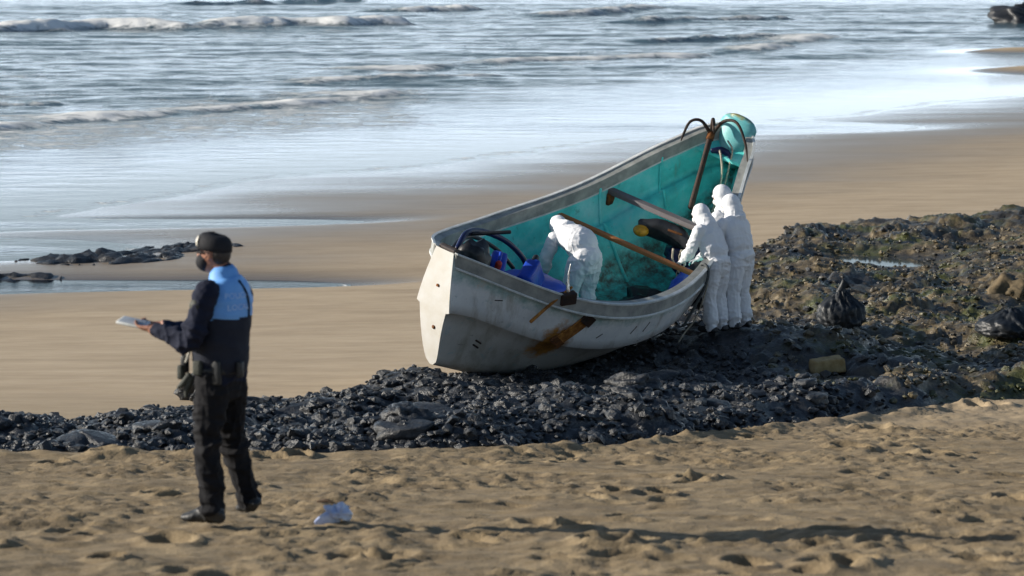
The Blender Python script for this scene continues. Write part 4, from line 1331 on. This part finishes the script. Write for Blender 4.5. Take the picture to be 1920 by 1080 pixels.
# dark piping from shoulder to the yoke seam, and a shoulder patch
bvh = BVHTree.FromPolygons([v.co.copy() for v in vest.data.vertices], [tuple(p.vertices) for p in vest.data.polygons])
def on_vest(dirv, z, out=0.004):
    c = J(425, 570); o_ = Vector((c[0], 0, z)) + Vector(dirv) * 0.6
    h = bvh.ray_cast(o_, -Vector(dirv))
    return h[0] + h[1] * out if h[0] else o_
back = -fw
dB = (back * 0.93 + lf * 0.05); dB /= np.linalg.norm(dB)
pts = [on_vest((back * math.cos(a) + lf * math.sin(a)), z, 0.003) for a, z in ((0.10, J(0, 523)[2]), (-0.05, J(0, 545)[2]), (-0.12, J(0, 566)[2]), (-0.15, J(0, 588)[2]))]
tube('piping', pts, 0.008, M['vest_dark'], vest, 8)
def vest_text(txt, size, z, a0):
    cu = bpy.data.curves.new('lettering', 'FONT'); cu.body = txt; cu.size = size; cu.align_x = 'CENTER'; cu.extrude = 0.001; cu.resolution_u = 2
    ob = bpy.data.objects.new('lettering', cu); COL.objects.link(ob)
    dg = bpy.context.evaluated_depsgraph_get(); me = bpy.data.meshes.new_from_object(ob.evaluated_get(dg), depsgraph=dg)
    bpy.data.objects.remove(ob)
    for v in me.vertices:
        a = a0 - v.co.x / 0.17          # to the right seen from behind
        dv = back * math.cos(a) + lf * math.sin(a)
        v.co = on_vest(dv, z + v.co.y, 0.003 + (0.0015 if v.co.z > 0 else 0))
    link('lettering', me, M['reflective'], vest, False)
vest_text('POLICIA', 0.052, J(0, 553)[2], 0.42)
vest_text('LOCAL', 0.052, J(0, 574)[2], 0.42)
bm = bmesh.new(); bmesh.ops.create_circle(bm, cap_ends=True, segments=16, radius=0.036)
pc = shL * .72 + elL * .28 + A(-0.045, -0.055, 0.01)
q = Vector((-0.55, -0.83, 0.05)).to_track_quat('Z', 'Y').to_matrix().to_4x4()
bmesh.ops.solidify(bm, geom=bm.faces[:], thickness=0.01)
bmesh.ops.transform(bm, matrix=Matrix.Translation(pc) @ q, verts=bm.verts)
bm_obj('shoulder_patch', bm, M['pouch'], off)

# cap with peak and pale front
capc = head + A(0.006, 0, 0.006)
V = []; F = []
prof = [(0.030, 0.088, 0.112), (0.060, 0.090, 0.114), (0.088, 0.087, 0.110), (0.110, 0.078, 0.100), (0.124, 0.060, 0.078), (0.131, 0.032, 0.042), (0.132, 0.0, 0.0)]
n = 28
for (h, a, b) in prof:
    for j in range(n):
        q_ = 2 * math.pi * j / n
        V.append(capc + upv * (h - 0.012 + 0.012 * math.cos(q_)) + fw * math.cos(q_) * b + lf * math.sin(q_) * a)
for i in range(len(prof) - 1):
    for j in range(n): F.append((i * n + j, i * n + (j + 1) % n, (i + 1) * n + (j + 1) % n, (i + 1) * n + j))
F.append(tuple(reversed(range(n))))
capo = mesh('cap', V, F, M['cap'], off)
V = []; F = []
for k_, dz in ((0, 0.0), (1, -0.006)):
    for i in range(13):
        a = -1.15 + 2.3 * i / 12
        pin = capc + fw * math.cos(a) * 0.108 + lf * math.sin(a) * 0.088 + upv * (0.034 + dz)
        ext = 0.060 * math.cos(a) ** 0.7
        V.append(pin); V.append(pin + fw * ext - upv * (0.016 * math.cos(a)))
for i in range(12):
    F.append((2 * i, 2 * i + 1, 2 * i + 3, 2 * i + 2)); F.append((26 + 2 * i, 26 + 2 * i + 2, 26 + 2 * i + 3, 26 + 2 * i + 1))
    F.append((2 * i + 1, 27 + 2 * i, 29 + 2 * i, 2 * i + 3))
mesh('peak', V, F, M['cap'], capo)
V = []; F = []
for i in range(9):
    a = -0.85 + 1.7 * i / 8
    for h in (0.045, 0.078, 0.106):
        V.append(capc + fw * math.cos(a) * (0.1215 if h < 0.10 else 0.108) + lf * math.sin(a) * (0.099 if h < 0.10 else 0.088) + upv * h)
for i in range(8):
    for j in range(2): F.append((3 * i + j, 3 * i + 3 + j, 3 * i + 4 + j, 3 * i + 1 + j))
bd = mesh('cap_badge', V, F, M['badge'], capo)
md = bd.modifiers.new('t', 'SOLIDIFY'); md.thickness = 0.004
# face mask, glasses, hair
mv, mf = ellipsoid(head + fw * 0.054 - upv * 0.050, (0.066, 0.068, 0.062), hax, 20, 14)
mk = mesh('face_mask', mv, mf, M['cap'], off)
for s_ in (1, -1):
    tube('ear_loop', [head + fw * 0.05 + lf * s_ * 0.066 - upv * 0.03, head + fw * 0.01 + lf * s_ * 0.082 - upv * 0.02, head - fw * 0.01 + lf * s_ * 0.086 + upv * 0.012], 0.003, M['cap'], mk, 6)
tube('glasses', [head + fw * 0.085 + lf * 0.05 + upv * 0.012, head + fw * 0.04 + lf * 0.083 + upv * 0.016, head - fw * 0.015 + lf * 0.086 + upv * 0.018], [0.010, 0.004, 0.003], M['cap'], off, 6)
hv, hf = ellipsoid(head - fw * 0.048 + upv * 0.002, (0.060, 0.076, 0.072), hax, 18, 12)
mesh('hair', hv, hf, M['hair'], off)
# belt with kit
bv, bf = loft([J(418, 694), J(418, 682)], [0.190, 0.190], [0.160, 0.160], ref=lf, n=32, steps=3, caps=False)
belt = mesh('belt', bv, bf, M['boot'], off)
RW = Matrix(((lf[0], fw[0], 0), (lf[1], fw[1], 0), (lf[2], fw[2], 1)))
for nm, mt, c, sz in (('pouch', M['pouch'], J(404, 682) + lf * 0.172 + A(0, 0, 0), (0.04, 0.06, 0.09)), ('holster', M['boot'], J(425, 690) + lf * 0.17 - fw * 0.05, (0.04, 0.06, 0.15)),
                      ('radio', M['boot'], J(402, 680) + fw * 0.13 + lf * 0.10, (0.05, 0.04, 0.11)), ('glove_pouch', M['pouch'], J(396, 694) + fw * 0.12 + lf * 0.12, (0.05, 0.04, 0.09)), ('torch', M['boot'], J(440, 685) - fw * 0.12 + lf * 0.1, (0.04, 0.04, 0.10))):
    bm = bmesh.new(); box_mesh(bm, c[0], c[1], c[2], *sz, RW, 0.012); bm_obj(nm, bm, mt, belt)
bm = bmesh.new(); c = J(352, 664, -0.06); box_mesh(bm, c[0] + .03, c[1], c[2], 0.012, 0.05, 0.10, Matrix.Rotation(0.35, 3, 'Y'), 0.004); bm_obj('paper_slip', bm, M['badge'], off)
for k_, pts in enumerate(([(392, 700), (380, 715), (372, 722)], [(396, 705), (388, 725), (386, 738)])):
    tube('glove', [J(px, py) + lf * 0.12 + fw * 0.05 for px, py in pts], [0.022, 0.02, 0.012], M['pouch'], belt, 8)
# device in the hands
dev = thing('handheld_device', 'thin pale grey device held in front by the officer', 'device')
cd = J(256, 603, 0.01) + A(OX, OY, OZ)
dev.matrix_world = Matrix.Translation(cd) @ Matrix.Rotation(R(-22), 4, 'Z') @ Matrix.Rotation(R(8), 4, 'Y') @ Matrix.Rotation(R(14), 4, 'X')
bm = bmesh.new(); box_mesh(bm, 0, 0, 0, 0.19, 0.10, 0.016, None, 0.005); bm_obj('case', bm, M['rail_edge'], dev)
bm = bmesh.new(); box_mesh(bm, 0, 0, 0.0095, 0.165, 0.085, 0.004, None, 0.001); bm_obj('screen', bm, M['glass'], dev)


# ---- people in white coveralls ------------------------------------
def coverall(label, base, yaw, joints, seed, scale=1.0, mask=True):
    """joints in a frame where the person faces +x (forward), +y left, +z up, origin between the feet"""
    root = thing('person', label, 'person', base, 'people in white coveralls')
    root.rotation_euler = (0, 0, yaw); root.scale = (scale,) * 3
    g = {k: A(*v) for k, v in joints.items()}
    fwd = A(1, 0, 0); ltv = A(0, 1, 0)
    pel, che, nek, hed = g['pelvis'], g['chest'], g['neck'], g['head']
    sp = (pel + che) / 2 + g.get('bend', A(0, 0, 0))
    parts = [loft([pel - A(0, 0, .08), pel, pel * .72 + sp * .28, pel * .35 + sp * .65, sp, che, (che + nek) / 2, nek], [0.15, 0.195, 0.168, 0.200, 0.205, 0.208, 0.185, 0.09], [0.14, 0.178, 0.150, 0.178, 0.175, 0.158, 0.125, 0.085], ref=ltv, n=18, steps=40)]
    reg = [(pel, nek, 0.18, 0)]
    jt = [(pel, .2, .5), ((pel + che) / 2, .2, .5)]
    for s_ in ('l', 'r'):
        hip, kn, ank = g['hip_' + s_], g['knee_' + s_], g['ankle_' + s_]
        sh, el, wr = g['sh_' + s_], g['el_' + s_], g['wr_' + s_]
        parts.append(loft([hip, hip * .5 + kn * .5, kn, kn * .5 + ank * .5, kn * .15 + ank * .85, ank + A(0, 0, .01)], [0.120, 0.112, 0.098, 0.092, 0.098, 0.074], [0.130, 0.118, 0.100, 0.095, 0.102, 0.076], ref=ltv, n=14))
        parts.append(loft([sh * .8 + che * .2, sh, sh * .5 + el * .5, el, el * .5 + wr * .5, wr], [0.075, 0.085, 0.080, 0.072, 0.072, 0.042], n=14))
        d = el - wr
        hd_ = g['tip_' + s_]
        parts += hand_parts(wr, hd_, g.get('pn_' + s_, A(0, 0, -1)), 1 if s_ == 'l' else -1, 0.5, 1.1)
        e_ = wr + (hd_ - wr) / np.linalg.norm(hd_ - wr) * 0.17
        toe = ank + A(0.17, 0.02 if s_ == 'l' else -0.02, -0.055); heel = ank + A(-0.05, 0, -0.05)
        parts.append(loft([heel, heel * .5 + toe * .5, toe], [0.052, 0.057, 0.048], [0.05, 0.050, 0.040], ref=ltv, n=12))
        parts.append(loft([ank + A(0, 0, .03), heel * .7 + toe * .3], [0.058, 0.055], n=12))
        reg += [(hip, kn, .11, 0), (kn, ank, .095, 0), (sh, el, .08, 0), (el, wr, .06, 0), (wr + (e_ - wr) * .1, e_, .04, 2), (heel, toe, .06, 1), (ank - A(0, 0, .01), heel, .06, 1)]
        jt += [(kn, .18, 1.0), (ank, .14, 1.5), (el, .16, 1.2), (hip, .18, .8)]
    hd_ax = np.array([g['look'] / np.linalg.norm(g['look']), ltv, np.cross(g['look'] / np.linalg.norm(g['look']), ltv)])
    parts += [loft([nek - A(0, 0, .03), nek * .4 + hed * .6], [0.10, 0.095], n=14), loft([che * .25 + nek * .75, nek, nek * .35 + hed * .65], [0.15, 0.128, 0.108], n=16), ellipsoid(hed, (0.125, 0.108, 0.138), hd_ax), ellipsoid(hed - hd_ax[0] * 0.03 - hd_ax[2] * 0.07, (0.11, 0.11, 0.09), hd_ax)]
    reg += [(hed - hd_ax[2] * .06 - hd_ax[0] * .03, hed + hd_ax[2] * .06, .12, 0)]
    jt += [(nek, .14, 1.2)]
    person_mesh('body', parts, reg, [M['suit'], M['boot'], M['glove']], 0.011, 0.0105, jt, seed, [(hed, 0.13)], root, 3)
    # face opening: skin, mask, goggles
    fv, ff = ellipsoid(hed + hd_ax[0] * 0.052 - hd_ax[2] * 0.012, (0.080, 0.074, 0.098), hd_ax, 18, 12)
    mesh('face', fv, ff, M['skin'], root)
    if mask:
        mv, mf = ellipsoid(hed + hd_ax[0] * 0.098 - hd_ax[2] * 0.055, (0.062, 0.060, 0.050), hd_ax, 16, 10); mesh('face_mask', mv, mf, M['mask_white'], root)
        gv, gf = ellipsoid(hed + hd_ax[0] * 0.098 + hd_ax[2] * 0.024, (0.040, 0.064, 0.026), hd_ax, 16, 10); mesh('goggles', gv, gf, M['glove'], root)
    return root


stand = dict(pelvis=(-.02, 0, .93), chest=(.10, 0, 1.28), neck=(.17, 0, 1.44), head=(.25, 0, 1.56), look=A(1, 0, -.35),
             hip_l=(-.02, .10, .88), knee_l=(.02, .12, .49), ankle_l=(-.03, .13, .10), hip_r=(-.02, -.10, .88), knee_r=(.03, -.11, .49), ankle_r=(-.02, -.12, .10),
             sh_l=(.13, .20, 1.36), el_l=(.24, .25, 1.08), wr_l=(.42, .17, .93), tip_l=(.55, .12, .87), sh_r=(.13, -.20, 1.36), el_r=(.24, -.25, 1.08), wr_r=(.42, -.17, .93), tip_r=(.55, -.12, .87))
# A leans over the rail, C behind to the right, B further along the hull
ax_, ay_ = 2.47, 34.22
pA = coverall('person in white coverall leaning over the rail with a beak-like mask', (ax_, ay_, floor_z(ax_, ay_) + 0.03), R(140), stand, 501, 0.915)
jc = dict(stand); jc.update(pelvis=(-.02, 0, .95), chest=(.05, 0, 1.32), neck=(.09, 0, 1.48), head=(.14, 0, 1.61), look=A(1, .1, -.25), wr_l=(.36, .12, 1.02), tip_l=(.48, .08, .97), wr_r=(.38, -.15, .96), tip_r=(.5, -.12, .9))
cx_, cy_ = 2.77, 34.45
pC = coverall('person in white coverall standing upright behind the one leaning on the rail', (cx_, cy_, floor_z(cx_, cy_) + 0.03), R(140), jc, 502, 0.935)
jb = dict(jc); jb.update(chest=(.04, 0, 1.34), neck=(.07, 0, 1.50), head=(.11, 0, 1.63), look=A(1, -.1, -.45))
bx_, by_ = 2.70, 34.98
pB = coverall('person in white coverall mostly hidden behind two others, hooded head bowed', (bx_, by_, gz(bx_, by_) + 0.06), R(165), jb, 503, 0.965)
# D bends inside the boat
jd = dict(pelvis=(-.12, 0, .86), chest=(.20, 0, 1.09), neck=(.34, 0, 1.15), head=(.46, 0, 1.185), bend=A(-.05, 0, .06), look=A(1, 0, -.9),
          hip_l=(-.10, .10, .80), knee_l=(.02, .13, .46), ankle_l=(-.06, .14, .10), hip_r=(-.10, -.10, .80), knee_r=(.03, -.12, .46), ankle_r=(-.04, -.13, .10),
          sh_l=(.26, .20, 1.06), el_l=(.36, .25, .82), wr_l=(.46, .20, .62), tip_l=(.54, .17, .52), sh_r=(.26, -.20, 1.06), el_r=(.36, -.25, .82), wr_r=(.46, -.20, .62), tip_r=(.54, -.17, .52))
fp = bW(2.95, -0.02, 0.16)
pD = coverall('person in white coverall bending down inside the boat', tuple(fp), R(122), jd, 504, 1.04)

# ================================================================== things on the rocks and sand
def place(px, py):
    x, y, z = ground_at(px, py)
    return x, y, floor_z(x, y)


def rubbish_bag(label, x, y, w, h, seed, knot=True):
    z = floor_z(x, y) - 0.03
    bm = bmesh.new(); bmesh.ops.create_icosphere(bm, subdivisions=5, radius=1.0)
    P = np.array([v.co[:] for v in bm.verts])
    up_ = np.clip(P[:, 2], -1, 1)
    rad = np.where(up_ > 0.35, 1 - 0.72 * ((up_ - 0.35) / 0.65) ** 0.9, 1.0)
    cre = 1 - np.abs(noise3(P * np.array([3.2, 3.2, 1.3]), seed)) * 0.24 - np.abs(noise3(P * 6.5, seed + 3)) * 0.12 + 0.12 * noise3(P * 1.5, seed + 9)
    Q = np.stack([P[:, 0] * rad * cre * w, P[:, 1] * rad * cre * w * 0.9, (np.where(up_ < 0, up_ * 0.72, up_ * 1.15) * cre + 0.55) * h * 0.6], 1)
    for v, q in zip(bm.verts, Q): v.co = q
    root = thing('rubbish_bag', label, 'bag', (x, y, z), 'black rubbish bags on the reef')
    bm_obj('sack', bm, M['bag'], root)
    if knot:
        V, F = loft([(0, 0, h * 0.86), (0.02, 0, h * 0.97), (0.07, 0.0, h * 1.06)], [0.07, 0.045, 0.08], [0.06, 0.04, 0.03], n=12)
        o = mesh('tied_neck', V, F, M['bag'], root); P_, N_ = verts_of(o.data); set_verts(o.data, P_ + N_ * folds(P_, seed, 0.02, [])[:, None])
    return root


rubbish_bag('full black rubbish bag with tied neck standing on the reef', 4.38, 37.6, 0.34, 0.60, 601)
rubbish_bag('slumped grey-black rubbish bag beside the tan boulder', 6.52, 36.9, 0.46, 0.42, 602, False)
# block of yellowish foam
x, y, z = place(1550, 690)
bm = bmesh.new(); box_mesh(bm, 0, 0, 0, 0.40, 0.22, 0.17, None, 0.0)
bmesh.ops.subdivide_edges(bm, edges=bm.edges[:], cuts=7, use_grid_fill=True)
for v in bm.verts:
    P = np.array([[v.co.x, v.co.y, v.co.z]])
    v.co = v.co * (0.94 + 0.20 * float(noise3(P * 9, 611)[0]))
    r_ = math.sqrt((v.co.x / .2) ** 4 + (v.co.y / .11) ** 4 + (v.co.z / .085) ** 4)
    v.co = v.co * (1 - 0.09 * max(0, r_ - 1))
o = bm_obj('foam_block', bm, M['foam_block']); o.location = (x, y, z + 0.055); o.rotation_euler = (0.06, -0.08, 0.25)
tag(o, 'yellow-brown block of foam lying on the black stones', 'block')
# boulders
def boulder(px, py, r, seed, label, mat, sub=4, amp=0.3):
    x, y, z = ground_at(px, py)
    o = lump('boulder', (0, 0, 0), r, mat, label, 'boulder', seed, amp, sub=sub)
    o.location = (x, y + r[1], z + r[2] * 0.35); o.rotation_euler = (0, 0, seed)
    return o


boulder(1900, 572, (0.42, 0.34, 0.26), 621, 'tan boulder with a sunlit flat face on the weedy reef', M['boulder'], 4, 0.45)
boulder(1600, 600, (0.16, 0.14, 0.09), 622, 'small pale stone beside the black rubbish bag', M['boulder'])
boulder(760, 800, (0.30, 0.22, 0.14), 624, 'rounded dark boulder in the black rocks', M['rock'])
boulder(1190, 735, (0.26, 0.2, 0.13), 625, 'low dark boulder under the hull on the black rocks', M['rock'])
boulder(380, 752, (0.28, 0.22, 0.20), 626, 'dark jagged boulder at the edge of the rocks behind the officer', M['rock'], 4, 0.5)
# offshore rock
xq, yq = on_level(1935, 42)
o = lump('sea_rock', (0, 0, 0), (3.2, 2.6, 1.7), M['rock'], 'dark rock standing in the sea far along the shore', 'rock', 631, 0.4, sub=5)
o.location = (xq + 0.4, yq, 0.1)
# crumpled blue cloth on the sand
x, y, z = place(632, 990)
root = thing('crumpled_cloth', 'crumpled pale blue cloth dropped on the sand', 'cloth', (x, y, sand_z(x, y)))
bm = bmesh.new(); bmesh.ops.create_icosphere(bm, subdivisions=4, radius=1.0)
P = np.array([v.co[:] for v in bm.verts])
k = 0.75 + 0.5 * noise3(P * 1.9, 641) - 0.4 * np.abs(noise3(P * 4, 643))
for v, kk in zip(bm.verts, k): v.co = Vector((v.co.x * 0.105 * kk, v.co.y * 0.09 * kk, v.co.z * 0.085 * kk + 0.06))
bm_obj('wad', bm, M['cloth'], root)
V, F = loft([(-0.02, -0.02, 0.035), (-0.08, -0.05, 0.03), (-0.13, -0.06, 0.012)], [0.05, 0.04, 0.015], [0.02, 0.012, 0.006], n=12); mesh('trailing_end', V, F, M['cloth'], root)
x, y, z = place(612, 952)
o = tube('driftwood', [(-0.06, 0.02, 0.015), (0.0, 0, 0.025), (0.05, -0.02, 0.012)], [0.008, 0.014, 0.007], M['stick']); o.location = (x, y, sand_z(x, y)); tag(o, 'short dark twig lying on the sand behind the blue cloth', 'twig')
